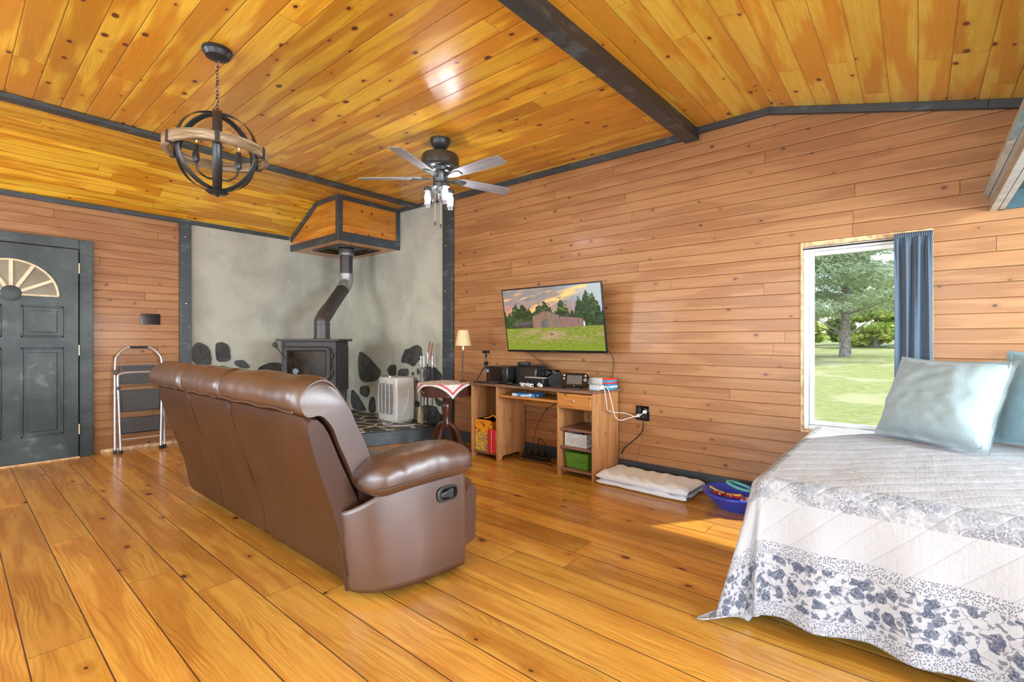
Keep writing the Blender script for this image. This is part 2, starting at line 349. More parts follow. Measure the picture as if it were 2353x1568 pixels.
def grass():
    s = NT('lawn'); P = s.pos(); a = s.noise(P, .5, 4); b = s.noise(P, 5, 5, .7)
    c = s.mix(s.range(b, .3, .7), (.17, .20, .035), (.31, .31, .09)); c = s.mix(s.m('MULTIPLY', s.range(a, .5, .62), .6), c, (.42, .36, .19)); s.set(color=c, rough=.9); return s.mat
M['grass'] = grass()
def leaves(name, a, b):
    s = NT(name); P = s.pos(); n = s.noise(P, 1.4, 4); s.n.remove(s.b); c = s.mix(s.range(n, .35, .65), a, b)
    d = s.n.new('ShaderNodeBsdfDiffuse'); t = s.n.new('ShaderNodeBsdfTranslucent'); m = s.n.new('ShaderNodeMixShader'); m.inputs[0].default_value = .5
    s.link(c, d.inputs[0]); s.link(c, t.inputs[0]); s.link(d.outputs[0], m.inputs[1]); s.link(t.outputs[0], m.inputs[2]); s.link(m.outputs[0], s.n['Material Output'].inputs[0])
    return s.mat
M['pine_leaf'] = leaves('pine_needles', (.34, .40, .24), (.54, .60, .40))  # needles lightened, haze over the view is put into their colour
M['bright_leaf'] = leaves('sunlit_leaves', (.26, .36, .05), (.75, .78, .25))  # sunlight put into the leaf colour of the front row
M['dark_leaf'] = leaves('shaded_leaves', (.14, .22, .05), (.40, .48, .15))  # shade put into the leaf colour of the back row
M['bark'] = plain('bark', (.22, .18, .16), .9, var=.4, scale=6, bump=.6)

# ------------------------------------------------------------------ mesh helpers
class MB:
    def __init__(s): s.v = []; s.f = []; s.uv = None
    def add(s, vs, fs):
        k = len(s.v); s.v += [tuple(v) for v in vs]; s.f += [tuple(i + k for i in f) for f in fs]; return s
    def hexa(s, p): return s.add(p, [(0, 3, 2, 1), (4, 5, 6, 7), (0, 1, 5, 4), (1, 2, 6, 5), (2, 3, 7, 6), (3, 0, 4, 7)])
    def box(s, x0, x1, y0, y1, z0, z1):
        return s.hexa([(x0, y0, z0), (x1, y0, z0), (x1, y1, z0), (x0, y1, z0), (x0, y0, z1), (x1, y0, z1), (x1, y1, z1), (x0, y1, z1)])
    def boxm(s, c, d, mat=None):
        x, y, z = (q / 2 for q in d); P = [(-x, -y, -z), (x, -y, -z), (x, y, -z), (-x, y, -z), (-x, -y, z), (x, -y, z), (x, y, z), (-x, y, z)]
        P = [Vector(q) for q in P]
        if mat is not None: P = [mat @ q for q in P]
        return s.hexa([q + Vector(c) for q in P])
    def prism(s, poly, axis, a, b):
        def put(p, t):
            if axis == 'x': return (t, p[0], p[1])
            if axis == 'y': return (p[0], t, p[1])
            return (p[0], p[1], t)
        n = len(poly); vs = [put(p, a) for p in poly] + [put(p, b) for p in poly]
        ar = sum(poly[i][0] * poly[(i + 1) % n][1] - poly[(i + 1) % n][0] * poly[i][1] for i in range(n))
        fs = [tuple(range(n)), tuple(range(2 * n - 1, n - 1, -1))] + [(i, i + n, (i + 1) % n + n, (i + 1) % n) for i in range(n)]
        return s.add(vs, fs)
    def tube(s, pts, r, n=8, caps=True, closed=False):
        pts = [Vector(p) for p in pts]; N = len(pts); rr = r if isinstance(r, (list, tuple)) else [r] * N
        prev = None; vs = []
        for i, p in enumerate(pts):
            if closed: t = pts[(i + 1) % N] - pts[i - 1]
            else: t = (pts[min(i + 1, N - 1)] - pts[max(i - 1, 0)])
            t = t.normalized() if t.length > 1e-9 else Vector((0, 0, 1))
            if prev is None:
                a = Vector((0, 0, 1)) if abs(t.z) < .9 else Vector((1, 0, 0)); x = t.cross(a).normalized()
            else:
                x = prev - t * prev.dot(t); x = x.normalized() if x.length > 1e-6 else t.orthogonal().normalized()
            prev = x; y = t.cross(x)
            vs += [p + (x * math.cos(2 * PI * k / n) + y * math.sin(2 * PI * k / n)) * rr[i] for k in range(n)]
        fs = []
        for i in range(N if closed else N - 1):
            j = (i + 1) % N
            for k in range(n): fs.append((i * n + k, i * n + (k + 1) % n, j * n + (k + 1) % n, j * n + k))
        if caps and not closed: fs += [tuple(range(n - 1, -1, -1)), tuple((N - 1) * n + k for k in range(n))]
        return s.add(vs, fs)
    def lathe(s, prof, n=24, c=(0, 0, 0), mat=None):
        vs = []; N = len(prof)
        for r, z in prof:
            for k in range(n):
                q = Vector((max(r, 1e-4) * math.cos(2 * PI * k / n), max(r, 1e-4) * math.sin(2 * PI * k / n), z))
                if mat is not None: q = mat @ q
                vs.append(q + Vector(c))
        fs = [(i * n + k, i * n + (k + 1) % n, (i + 1) * n + (k + 1) % n, (i + 1) * n + k) for i in range(N - 1) for k in range(n)]
        fs += [tuple(range(n - 1, -1, -1)), tuple((N - 1) * n + k for k in range(n))]
        return s.add(vs, fs)
    def ball(s, c, r, n=12, m=8, sc=(1, 1, 1)):
        return s.lathe([(r * math.sin(PI * i / m) , -r * math.cos(PI * i / m)) for i in range(m + 1)], n, c, Matrix.Diagonal(sc).to_3x3())
    def grid(s, fn, nu, nv, cu=False, uv=None):
        k = len(s.v)
        s.v += [tuple(fn(i / (nu if cu else nu - 1), j / (nv - 1))) for j in range(nv) for i in range(nu)]
        for j in range(nv - 1):
            for i in range(nu if cu else nu - 1):
                a = i; b = (i + 1) % nu; s.f.append((k + j * nu + a, k + j * nu + b, k + (j + 1) * nu + b, k + (j + 1) * nu + a))
        if uv: s.uv = [uv(i / (nu if cu else nu - 1), j / (nv - 1)) for j in range(nv) for i in range(nu)]
        return s
def obj(name, mb, mat, parent=None, bevel=0, smooth=True, solid=0, sub=0, loc=None, angle=38):
    me = bpy.data.meshes.new(name); me.from_pydata(mb.v, [], mb.f)
    bm = bmesh.new(); bm.from_mesh(me)
    if not mb.uv: bmesh.ops.recalc_face_normals(bm, faces=bm.faces)
    bm.to_mesh(me); bm.free()
    if mb.uv:
        ul = me.uv_layers.new(name='uv')
        for l in me.loops: ul.data[l.index].uv = mb.uv[l.vertex_index]
    if mat: me.materials.append(mat)
    o = bpy.data.objects.new(name, me); COL.objects.link(o)
    if smooth:
        me.polygons.foreach_set('use_smooth', [True] * len(me.polygons)); me.set_sharp_from_angle(angle=R(angle))
    if solid:
        m = o.modifiers.new('s', 'SOLIDIFY'); m.thickness = solid; m.offset = 0
    if bevel:
        m = o.modifiers.new('b', 'BEVEL'); m.width = bevel; m.segments = 2; m.limit_method = 'ANGLE'; m.angle_limit = R(40)
    if sub:
        m = o.modifiers.new('u', 'SUBSURF'); m.levels = m.render_levels = sub
    if parent: o.parent = parent
    if loc: o.location = loc
    return o
def thing(name, label, cat, loc=(0, 0, 0), rotz=0, group=None):
    o = bpy.data.objects.new(name, None); COL.objects.link(o); o.empty_display_size = .05
    o.location = loc; o.rotation_euler = (0, 0, rotz); o['label'] = label; o['category'] = cat
    if group: o['group'] = group
    return o
def tag(o, label, cat, group=None):
    o['label'] = label; o['category'] = cat
    if group: o['group'] = group
    return o
def struct(name, mb, mat, **k):
    o = obj(name, mb, mat, **k); o['kind'] = 'structure'; return o
def B(x0, x1, y0, y1, z0, z1): return MB().box(x0, x1, y0, y1, z0, z1)
def smoothpath(pts, n=8):
    P = [Vector(p) for p in pts]; out = []
    for i in range(len(P) - 1):
        a = P[max(i - 1, 0)]; b = P[i]; c = P[i + 1]; d = P[min(i + 2, len(P) - 1)]
        for k in range(n):
            t = k / n; out.append(.5 * ((2 * b) + (c - a) * t + (2 * a - 5 * b + 4 * c - d) * t * t + (3 * b - a - 3 * c + d) * t ** 3))
    out.append(P[-1]); return out

# ------------------------------------------------------------------ room shell
XL, YF, XR, YB = -6.32, 3.80, 2.40, -2.40
WZ0, WZ1, WX0, WX1 = .517, 1.814, -.617, .070        # window opening in the front wall
def ztop(x):
    if x < -5.66: return 2.51 + (x + 6.32) / .66 * .34
    if x < -1.40: return 2.85 - (x + 5.66) * .015
    if x < -.806: return 2.80
    return 2.80 - (x + .806) * .276
mb = B(XL - .2, XR + .2, YB - .2, YF + .2, -.12, 0); struct('floor', mb, M['floor'])
def wall_cols(xs, y0, y1, cut=None, zb=0):
    mb = MB()
    for a, b in zip(xs[:-1], xs[1:]):
        mids = (a + b) / 2; za, zb_ = ztop(a + 1e-6), ztop(b - 1e-6)
        def col(z0, z1a, z1b):
            mb.hexa([(a, y0, z0), (b, y0, z0), (b, y1, z0), (a, y1, z0), (a, y0, z1a), (b, y0, z1b), (b, y1, z1b), (a, y1, z1a)])
        if cut and cut[0] <= mids <= cut[1]:
            col(zb, cut[2], cut[2]); col(cut[3], za + .08, zb_ + .08)
        else: col(zb, za + .08, zb_ + .08)
    return mb
struct('wall_front', wall_cols([XL - .15, -5.66, -4.6, WX0, WX1, XR + .15], YF, YF + .13, (WX0, WX1, WZ0, WZ1)), M['wall_x'], smooth=False)
mb = wall_cols([XL, -5.66, -4.262], YF - .012, YF - .0005, zb=.15)
cw = struct('wall_front', mb, M['cement'], smooth=False)
mb = MB().box(XL - .13, XL, YB, 1.67, 0, 2.56).box(XL - .13, XL, 1.67, YF + .13, 0, 2.56)
struct('wall_left', mb, M['wall_y'], smooth=False)
cl = struct('wall_left', B(XL + .0005, XL + .012, 1.775, YF - .012, .15, 2.52), M['cement'], smooth=False)
# back wall with wide glazed opening and a second window
mb = MB()
for a, b, z0, z1 in ((XL - .13, -5.6, 0, 2.9), (-5.6, -4.0, 0, .75), (-5.6, -4.0, 2.15, 2.9), (-4.0, -3.0, 0, 2.9), (-3.0, 1.0, 2.45, 2.9), (-3.0, 1.0, 0, .25), (1.0, XR + .13, 0, 2.9)):
    mb.box(a, b, YB - .13, YB, z0, z1)
struct('wall_back', mb, M['wall_x'], smooth=False)
mb = MB()
for a, b, z0, z1 in ((YB, -.55, 0, 2.9), (-.55, 1.25, 0, .35), (-.55, 1.25, 2.05, 2.9), (1.25, 1.75, 0, 2.9), (1.75, 3.15, 0, .88), (1.75, 3.15, 1.82, 2.9), (3.15, YF, 0, 2.9)):
    mb.box(XR, XR + .13, a, b, z0, z1)
struct('wall_right', mb, M['wall_y'], smooth=False)
# ceiling panels
def slab(pts, y0, y1, mat, th=.06):
    mb = MB()
    for (xa, za), (xb, zb) in zip(pts[:-1], pts[1:]):
        mb.hexa([(xa, y0, za), (xb, y0, zb), (xb, y1, zb), (xa, y1, za), (xa, y0, za + th), (xb, y0, zb + th), (xb, y1, zb + th), (xa, y1, za + th)])
    return struct('ceiling', mb, mat, smooth=False)
slab([(XL - .13, 2.443), (XL, 2.51), (-5.66, 2.85), (-4.77, ztop(-4.77))], YB - .13, YF + .13, M['ceil_l'])
slab([(-4.77, ztop(-4.77)), (-1.401, ztop(-1.401))], YB - .13, YF + .13, M['ceil_x'])
slab([(-1.401, 2.80), (-.806, 2.80), (XR + .13, ztop(XR + .13))], YB - .13, YF + .13, M['ceil_y'])
# black trims
def trimx(x0, z0, x1, z1, y0, y1, h): # board under the ceiling line on a wall that runs along x
    return MB().hexa([(x0, y0, z0 - h), (x1, y0, z1 - h), (x1, y1, z1 - h), (x0, y1, z0 - h), (x0, y0, z0), (x1, y0, z1), (x1, y1, z1), (x0, y1, z0)])
struct('trim_1', B(XL + .0, XL + .03, YB, YF - .9, 2.462, 2.51), M['black'], bevel=.003)
mb = B(-4.83, -4.73, YB, YF - .03, 2.80, 2.834); struct('trim_2', mb, M['black'], bevel=.004)
mb = trimx(-5.12, 2.845, -4.25, 2.832, YF - .045, YF - .013, .045)
mb2 = trimx(-4.25, 2.830, -1.415, 2.788, YF - .035, YF, .055); mb.add(mb2.v, mb2.f)
struct('trim_3', mb, M['black'], bevel=.003)
mb = trimx(-1.315, 2.80, -.806, 2.80, YF - .035, YF, .045); mb2 = trimx(-.806, 2.80, .30, ztop(.30), YF - .035, YF, .05); mb.add(mb2.v, mb2.f)
mb2 = trimx(.30, ztop(.30), XR, ztop(XR), YF - .035, YF, .05); mb.add(mb2.v, mb2.f)
struct('trim_4', mb, M['black'], bevel=.003)
# ceiling beam, a hair out of square with the walls like the real one
def bx(y, a, b): return a + (y - 1.68) / (3.8 - 1.68) * (b - a)
y0, y1 = YB, YF
mb = MB().hexa([(bx(y0, -1.475, -1.415), y0, 2.70), (bx(y0, -1.385, -1.305), y0, 2.70), (bx(y1, -1.385, -1.305), y1, 2.71), (bx(y1, -1.475, -1.415), y1, 2.71),
                (bx(y0, -1.475, -1.415), y0, 2.83), (bx(y0, -1.385, -1.305), y0, 2.83), (bx(y1, -1.385, -1.305), y1, 2.83), (bx(y1, -1.475, -1.415), y1, 2.83)])
struct('trim_5', mb, M['black'], bevel=.004)
# posts with bolt heads
def post(name, mb, bolts, ax):
    o = struct(name, mb, M['black'], bevel=.006)
    for p in bolts:
        m = Matrix.Rotation(R(90), 3, 'X' if ax == 'y' else 'Y')
        obj('bolt', MB().lathe([(.010, -.006), (.010, .003), (.007, .006)], 10, p, m if ax == 'x' else Matrix.Rotation(R(90), 3, 'X')), M['chrome'], o)
post('trim_6', B(XL, XL + .05, 1.675, 1.785, 0, 2.47), [(XL + .053, 1.727, 2.31), (XL + .053, 1.735, 1.56)], 'x')
post('trim_7', B(-4.265, -4.10, YF - .04, YF, 0, 2.78), [(-4.21, YF - .043, 1.72), (-4.21, YF - .043, 1.03), (-4.21, YF - .043, 2.25)], 'y')
struct('baseboard_front', B(-4.10, XR, YF - .018, YF, 0, .115), M['black'], bevel=.003)
struct('baseboard_left', B(XL, XL + .012, 1.0, 1.675, 0, .035), M['rawwood'], bevel=.002)
# field stones showing through the cement
SF = [[(-6.049, 1.004), (-5.861, 0.942), (-5.524, 0.735), (-5.544, 0.678), (-5.66, 0.587), (-5.985, 0.557), (-6.07, 0.653), (-6.081, 0.879)], [(-6.028, 0.502), (-5.81, 0.527), (-5.79, 0.424), (-5.882, 0.336), (-6.049, 0.394)], [(-6.265, 0.463), (-6.091, 0.367), (-6.028, 0.313), (-5.871, 0.174), (-5.902, 0.159), (-6.276, 0.152)], [(-5.74, 0.381), (-5.67, 0.341), (-5.65, 0.152), (-5.83, 0.152), (-5.81, 0.295)], [(-5.318, 0.831), (-5.191, 0.83), (-5.191, 0.683), (-5.355, 0.686), (-5.392, 0.762)], [(-5.12, 0.784), (-4.929, 0.791), (-4.929, 0.695), (-5.173, 0.679)], [(-4.998, 1.033), (-4.929, 1.039), (-4.779, 1.093), (-4.674, 1.068), (-4.666, 0.945), (-4.779, 0.859), (-4.829, 0.81), (-4.938, 0.854), (-5.102, 0.86), (-5.05, 0.958)], [(-4.763, 0.807), (-4.714, 0.778), (-4.714, 0.716), (-4.763, 0.735)], [(-4.571, 0.824), (-4.447, 0.839), (-4.297, 0.745), (-4.297, 0.666), (-4.634, 0.638), (-4.65, 0.76)], [(-5.486, 0.68), (-5.373, 0.669), (-5.505, 0.655)], [(-4.447, 0.477), (-4.28, 0.422), (-4.28, 0.363), (-4.386, 0.372)], [(-4.698, 0.355), (-4.394, 0.361), (-4.356, 0.285), (-4.28, 0.265), (-4.28, 0.157), (-4.447, 0.152), (-4.666, 0.163)], [(-4.796, 0.399), (-4.714, 0.385), (-4.714, 0.323), (-4.788, 0.316)], [(-4.779, 0.651), (-4.714, 0.644), (-4.73, 0.591), (-4.779, 0.598)], [(-4.862, 0.751), (-4.821, 0.753), (-4.829, 0.7), (-4.871, 0.709)]]
SL = [[(1.805, 1.091), (1.865, 1.131), (1.971, 1.07), (1.997, 0.949), (1.988, 0.848), (1.797, 0.876)], [(2.033, 1.12), (2.116, 1.134), (2.19, 1.078), (2.206, 0.923), (2.153, 0.887), (2.042, 0.897)], [(2.247, 0.911), (2.344, 0.908), (2.434, 0.809), (2.325, 0.797), (2.238, 0.859)], [(2.042, 0.836), (2.116, 0.854), (2.172, 0.825), (2.162, 0.759), (2.042, 0.765)], [(2.5, 0.787), (2.588, 0.85), (2.78, 0.87), (2.869, 0.768), (2.869, 0.565), (2.5, 0.595)],
      [(1.82, .80), (1.99, .79), (2.0, .5), (1.83, .45)], [(2.05, .7), (2.4, .72), (2.42, .45), (2.06, .4)], [(2.95, .6), (3.3, .62), (3.5, .3), (3.0, .3)]]
def stones(polys, axis, t, parent):
    mb = MB()
    for p in polys:
        q = []; n = len(p)
        for i in range(n):
            a = Vector(p[i]); b = Vector(p[(i + 1) % n])
            for k in range(4):
                c = a.lerp(b, k / 4); pr = Vector(p[i - 1]); q.append(c)
        for _ in range(2): q = [(q[i - 1] + q[i] * 2 + q[(i + 1) % len(q)]) / 4 for i in range(len(q))]
        q = [(c.x + noise.noise((c.x * 18, c.y * 18, 1)) * .008, c.y + noise.noise((c.x * 18, c.y * 18, 5)) * .008) for c in q]
        mb.prism(q, axis, t[0], t[1])
    return obj('stone_facing', mb, M['slate'], parent, smooth=False)
stones(SF, 'y', (YF - .022, YF - .006), cw)
stones(SL, 'x', (XL + .006, XL + .022), cl)
# ------------------------------------------------------------------ front door
dr = struct('door_1', B(XL + .02, XL + .062, -.09, .827, .015, 2.03), M['door'], bevel=.003)
cs = MB().box(XL, XL + .045, .835, .94, 0, 2.135).box(XL, XL + .045, -.20, -.098, 0, 2.135).box(XL, XL + .045, -.098, .835, 2.04, 2.135)
obj('door_casing', cs, M['door'], dr, bevel=.004)
obj('threshold', B(XL, XL + .07, -.098, .835, 0, .013), M['rawwood'], dr)
def dpanel(y0, y1, z0, z1):
    mb = MB(); x = XL + .062
    for (a, b, c, d) in ((y0, y1, z1 - .018, z1), (y0, y1, z0, z0 + .018), (y0, y0 + .018, z0, z1), (y1 - .018, y1, z0, z1)): mb.box(x - .004, x + .009, a, b, c, d)
    mb.box(x - .004, x + .006, y0 + .045, y1 - .045, z0 + .045, z1 - .045)
    obj('door_panel', mb, M['door'], dr, bevel=.005)
for y0, y1 in ((.02, .31), (.43, .72)):
    dpanel(y0, y1, 1.175, 1.47); dpanel(y0, y1, .25, 1.08)
x = XL + .062
arc = [(.368 + .315 * math.cos(PI * k / 24), 1.565 + .315 * math.sin(PI * k / 24)) for k in range(25)]
gl = obj('fanlight', MB().prism(arc, 'x', x - .002, x + .004), M['fanlight'], dr, smooth=False)
mu = MB()
mu.tube([(x + .008, y, z) for y, z in arc] + [(x + .008, .053, 1.565)], .010, 6)
mu.tube([(x + .008, .053, 1.565), (x + .008, .683, 1.565)], .010, 6)
for a in (28, 62, 90, 118, 152):
    mu.boxm((x + .008, .368 + .185 * math.cos(R(a)), 1.565 + .185 * math.sin(R(a))), (.014, .25, .026), Matrix.Rotation(R(a), 3, 'X'))
obj('muntin', mu, M['cream'], gl)
obj('fanlight_hub', MB().lathe([(.07, 0), (.07, .016), (.06, .02)], 20, (x, .368, 1.575), Matrix.Rotation(R(90), 3, 'Y')), M['door'], gl)
for z in (1.85, 1.05, .28):
    obj('hinge', MB().tube([(XL + .068, .832, z - .05), (XL + .068, .832, z + .05)], .007, 8), M['brass'], dr)
obj('door_handle', MB().lathe([(.02, 0), (.012, .02), (.028, .04), (.026, .06), (.005, .068)], 16, (x, -.02, .95), Matrix.Rotation(R(90), 3, 'Y')), M['brass'], dr)

# ------------------------------------------------------------------ window in the front wall
wd = struct('window_1', MB().box(WX0 + .0005, WX0 + .012, YF - .006, YF + .09, WZ0 + .0155, WZ1 - .0305).box(WX1 - .012, WX1 - .0005, YF - .006, YF + .09, WZ0 + .0155, WZ1 - .0305)
            .box(WX0 + .0005, WX1 - .0005, YF - .006, YF + .09, WZ1 - .03, WZ1 - .0005).box(WX0 + .0005, WX1 - .0005, YF - .006, YF + .09, WZ0 + .0005, WZ0 + .015), M['rawwood'])
def frame(x0, x1, y0, y1, z0, z1, w):
    return MB().box(x0, x0 + w, y0, y1, z0, z1).box(x1 - w, x1, y0, y1, z0, z1).box(x0 + w, x1 - w, y0, y1, z1 - w, z1).box(x0 + w, x1 - w, y0, y1, z0, z0 + w)
obj('window_frame', frame(WX0 + .013, WX1 - .013, YF + .02, YF + .10, WZ0 + .016, WZ1 - .031, .03), M['vinyl'], wd, bevel=.004)
sa = obj('sash', frame(WX0 + .044, WX1 - .044, YF + .045, YF + .08, WZ0 + .047, WZ1 - .062, .028), M['vinyl'], wd, bevel=.004)
obj('pane', B(WX0 + .07, WX1 - .07, YF + .060, YF + .064, WZ0 + .07, WZ1 - .085), M['glass'], sa, smooth=False)
# glazing behind the camera
for n_, (x0, x1, z0, z1, k) in enumerate(((-3.0, 1.0, .25, 2.45, 3), (-5.6, -4.0, .75, 2.15, 2))):
    mb = frame(x0, x1, YB - .12, YB - .06, z0, z1, .06)
    for i in range(1, k): xx = x0 + (x1 - x0) * i / k; mb.box(xx - .04, xx + .04, YB - .12, YB - .06, z0, z1)
    struct('window_%d' % (n_ + 2), mb, M['vinyl'])
mb = MB().box(XR + .06, XR + .12, -.55, -.49, .35, 2.05).box(XR + .06, XR + .12, 1.19, 1.25, .35, 2.05).box(XR + .06, XR + .12, -.55, 1.25, .35, .41).box(XR + .06, XR + .12, -.55, 1.25, 1.99, 2.05).box(XR + .06, XR + .12, .32, .38, .35, 2.05)
struct('window_4', mb, M['vinyl'])
mb = MB().box(XR + .06, XR + .12, 1.75, 1.80, .88, 1.82).box(XR + .06, XR + .12, 3.10, 3.15, .88, 1.82).box(XR + .06, XR + .12, 1.80, 3.10, .88, .93).box(XR + .06, XR + .12, 1.80, 3.10, 1.77, 1.82)
struct('window_5', mb, M['vinyl'])

# curtain on a thin rod
ct = thing('curtain', 'slate blue gathered curtain hanging at the right side of the window', 'curtain', (-.02, YF - .03, .55))
def cur(u, v):
    z = v * 1.235; k = min(1, (1 - v) * 12 + .15)
    g = 1 - .04 * math.sin(v * PI)
    xx = (-.094 + u * .18) * g + .012 * (1 - v) * math.sin(u * 9)
    yy = -.004 - .018 * k * (math.sin(u * 2 * PI * 3.4 + .7 + 1.1 * (1 - v)) + (.10 + .3 * v * v) * math.sin(u * 2 * PI * 9 + v * 3)) - .004 * math.sin(u * 150) * max(0, (v - .95) / .05)
    return (xx, yy - .012, z)
obj('curtain_fabric', MB().grid(cur, 130, 60), M['curtain'], ct, solid=.002)
obj('rod_pocket', MB().grid(lambda u, v: (-.094 + u * .18, -.016 - .012 * math.sin(v * PI) - .003 * math.sin(u * 2 * PI * 17), 1.215 + .03 * v), 140, 7), M['curtain'], ct, solid=.002)
rod = obj('curtain_rod', MB().tube([(WX0 + .014, YF + .004, WZ1 - .045), (WX1 - .014, YF + .004, WZ1 - .045)], .005, 8), M['plastic_k'])
tag(rod, 'thin black tension rod across the top of the window', 'curtain rod')

# ------------------------------------------------------------------ outdoors
def ground(u, v):
    x = -60 + u * 90; y = YF + .5 + v * v * 75
    z = -.35 + .022 * max(0, y - 5) + .25 * noise.noise((x * .05, y * .05, 0))
    return (x, y, z)
gr = obj('lawn', MB().grid(ground, 60, 60), M['grass']); gr['kind'] = 'structure'
def gz(x, y): return -.35 + .022 * max(0, y - 5) + .25 * noise.noise((x * .05, y * .05, 0))
def leafcloud(c, r, n, size, sq=1, needle=False):
    mb = MB(); rnd = random.Random(int(c[0] * 100 + c[2] * 10))
    for i in range(n):
        d = Vector((rnd.gauss(0, 1), rnd.gauss(0, 1), rnd.gauss(0, 1))).normalized() * (rnd.random() ** .45)
        p = Vector(c) + Vector((d.x * r[0], d.y * r[1], d.z * r[2]))
        a = Vector((rnd.uniform(-1, 1), rnd.uniform(-1, 1), rnd.uniform(-.4, .8))).normalized(); b = a.orthogonal().normalized()
        s1 = size * rnd.uniform(.6, 1.4); s2 = s1 * (.25 if needle else .6)
        mb.add([p - a * s1, p + b * s2, p + a * s1, p - b * s2], [(0, 1, 2, 3)])
    return mb
def tree(name, label, x, y, h, th, rad, mat, low=.2, n=2600, size=.16, group=None, lay=9, lean=0, needle=False):
    z0 = gz(x, y); t = thing(name, label, 'tree', (x, y, z0), 0, group); rnd = random.Random(int(x * 31 + y * 7))
    tr = MB().tube([(lean * k / 8 + rnd.uniform(-.03, .03), rnd.uniform(-.03, .03), h * .95 * k / 8 - .1) for k in range(9)], [th * 1.25 if k == 0 else th * (1 - k / 9.5) for k in range(9)], 10)
    fol = MB()
    for i in range(lay):
        f = (i + .5) / lay; z = h * (low + (1 - low) * f); rr = rad * (1.05 - f * .85) * rnd.uniform(.8, 1.15)
        for k in range(4):
            a = rnd.uniform(0, 2 * PI); q = Vector((math.cos(a) * rr * .62, math.sin(a) * rr * .62, z + rnd.uniform(-.3, .3) * h / lay))
            tr.tube([(0, 0, z - rr * .25), (q.x * .5, q.y * .5, q.z - rr * .10), q], [th * .20, th * .11, th * .04], 6)
            c = leafcloud((q.x, q.y, q.z + .1), (rr * .55, rr * .55, h / lay * .42), n // (lay * 4), size, needle=needle); fol.add(c.v, c.f)
    obj('trunk', tr, M['bark'], t); obj('foliage', fol, mat, t, smooth=False)
    return t
tree('pine_tree', 'big pine with a dark trunk standing alone on the lawn beyond the window', -2.86, 30.0, 13, .23, 4.8, M['pine_leaf'], low=.15, n=70000, size=.13, lay=14, needle=True)
rn = random.Random(3); i = 0
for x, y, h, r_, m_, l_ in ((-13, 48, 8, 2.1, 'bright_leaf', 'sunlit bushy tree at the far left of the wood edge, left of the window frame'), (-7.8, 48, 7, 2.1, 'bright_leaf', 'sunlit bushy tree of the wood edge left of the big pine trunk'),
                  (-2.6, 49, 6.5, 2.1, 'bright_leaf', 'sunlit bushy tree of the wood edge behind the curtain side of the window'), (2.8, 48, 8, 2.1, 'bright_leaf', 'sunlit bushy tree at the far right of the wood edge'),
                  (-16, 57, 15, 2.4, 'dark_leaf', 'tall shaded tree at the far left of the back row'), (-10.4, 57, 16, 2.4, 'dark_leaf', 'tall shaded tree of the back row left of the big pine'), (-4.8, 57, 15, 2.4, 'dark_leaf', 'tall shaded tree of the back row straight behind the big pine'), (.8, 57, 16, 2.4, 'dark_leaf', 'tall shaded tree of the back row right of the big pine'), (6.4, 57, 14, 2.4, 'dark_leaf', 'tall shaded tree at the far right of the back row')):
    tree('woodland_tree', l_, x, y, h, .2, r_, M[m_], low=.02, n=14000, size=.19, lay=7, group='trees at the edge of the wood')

# ------------------------------------------------------------------ hearth, hood, stove
hp = [(XL + .012, 1.79), (-5.2, 1.79), (-4.53, 2.866), (-4.22, YF - .04), (-4.27, YF - .012), (XL + .012, YF - .012)]
he = thing('hearth', 'raised corner hearth of dark flagstones with pale grout and black timber edge', 'hearth', (-5.4, 2.9, 0))
L_ = lambda P, c: [(p[0] - c[0], p[1] - c[1]) for p in P]
obj('hearth_base', MB().prism(L_(hp, (-5.4, 2.9)), 'z', 0, .145), M['black'], he, bevel=.004)
hq = [(XL + .013, 1.86), (-5.25, 1.86), (-4.60, 2.89), (-4.30, YF - .05), (-4.30, YF - .013), (XL + .013, YF - .013)]
obj('flagstones', MB().prism(L_(hq, (-5.4, 2.9)), 'z', .1451, .151), M['hearth'], he, smooth=False)
hd = thing('chimney_hood', 'boxed pine chimney hood with black trim hanging in the corner over the stove', 'chimney hood', (-5.72, 3.36, 2.30))
HX0, HX1, HY0, HY1 = XL, -5.12, 2.93, YF
o_ = (-5.72, 3.36, 2.30)
def hb(x0, x1, y0, y1, z0, z1): return B(x0 - o_[0], x1 - o_[0], y0 - o_[1], y1 - o_[1], z0 - o_[2], z1 - o_[2])
obj('front_panel', hb(HX1 - .02, HX1 - .005, HY0 + .01, HY1 - .013, 2.34, 2.84), M['hood_y'], hd)
sp = [(HX0 + .013, 2.34), (HX1 - .01, 2.34), (HX1 - .01, 2.835), (-5.66, 2.84), (HX0 + .013, 2.51)]
obj('side_panel', MB().prism([(a - o_[0], b - o_[2]) for a, b in sp], 'y', HY0 + .005 - o_[1], HY0 + .02 - o_[1]), M['hood'], hd)
bt = MB()
ix0, ix1, iy0, iy1 = -5.98, -5.38, 3.10, 3.62
for (a, b, c, d) in ((HX0 + .013, ix0, HY0 + .02, HY1 - .013), (ix1, HX1 - .02, HY0 + .02, HY1 - .013), (ix0, ix1, HY0 + .02, iy0), (ix0, ix1, iy1, HY1 - .013)):
    bt.box(a - o_[0], b - o_[0], c - o_[1], d - o_[1], .02, .035)
obj('bottom_panel', bt, M['hood'], hd)
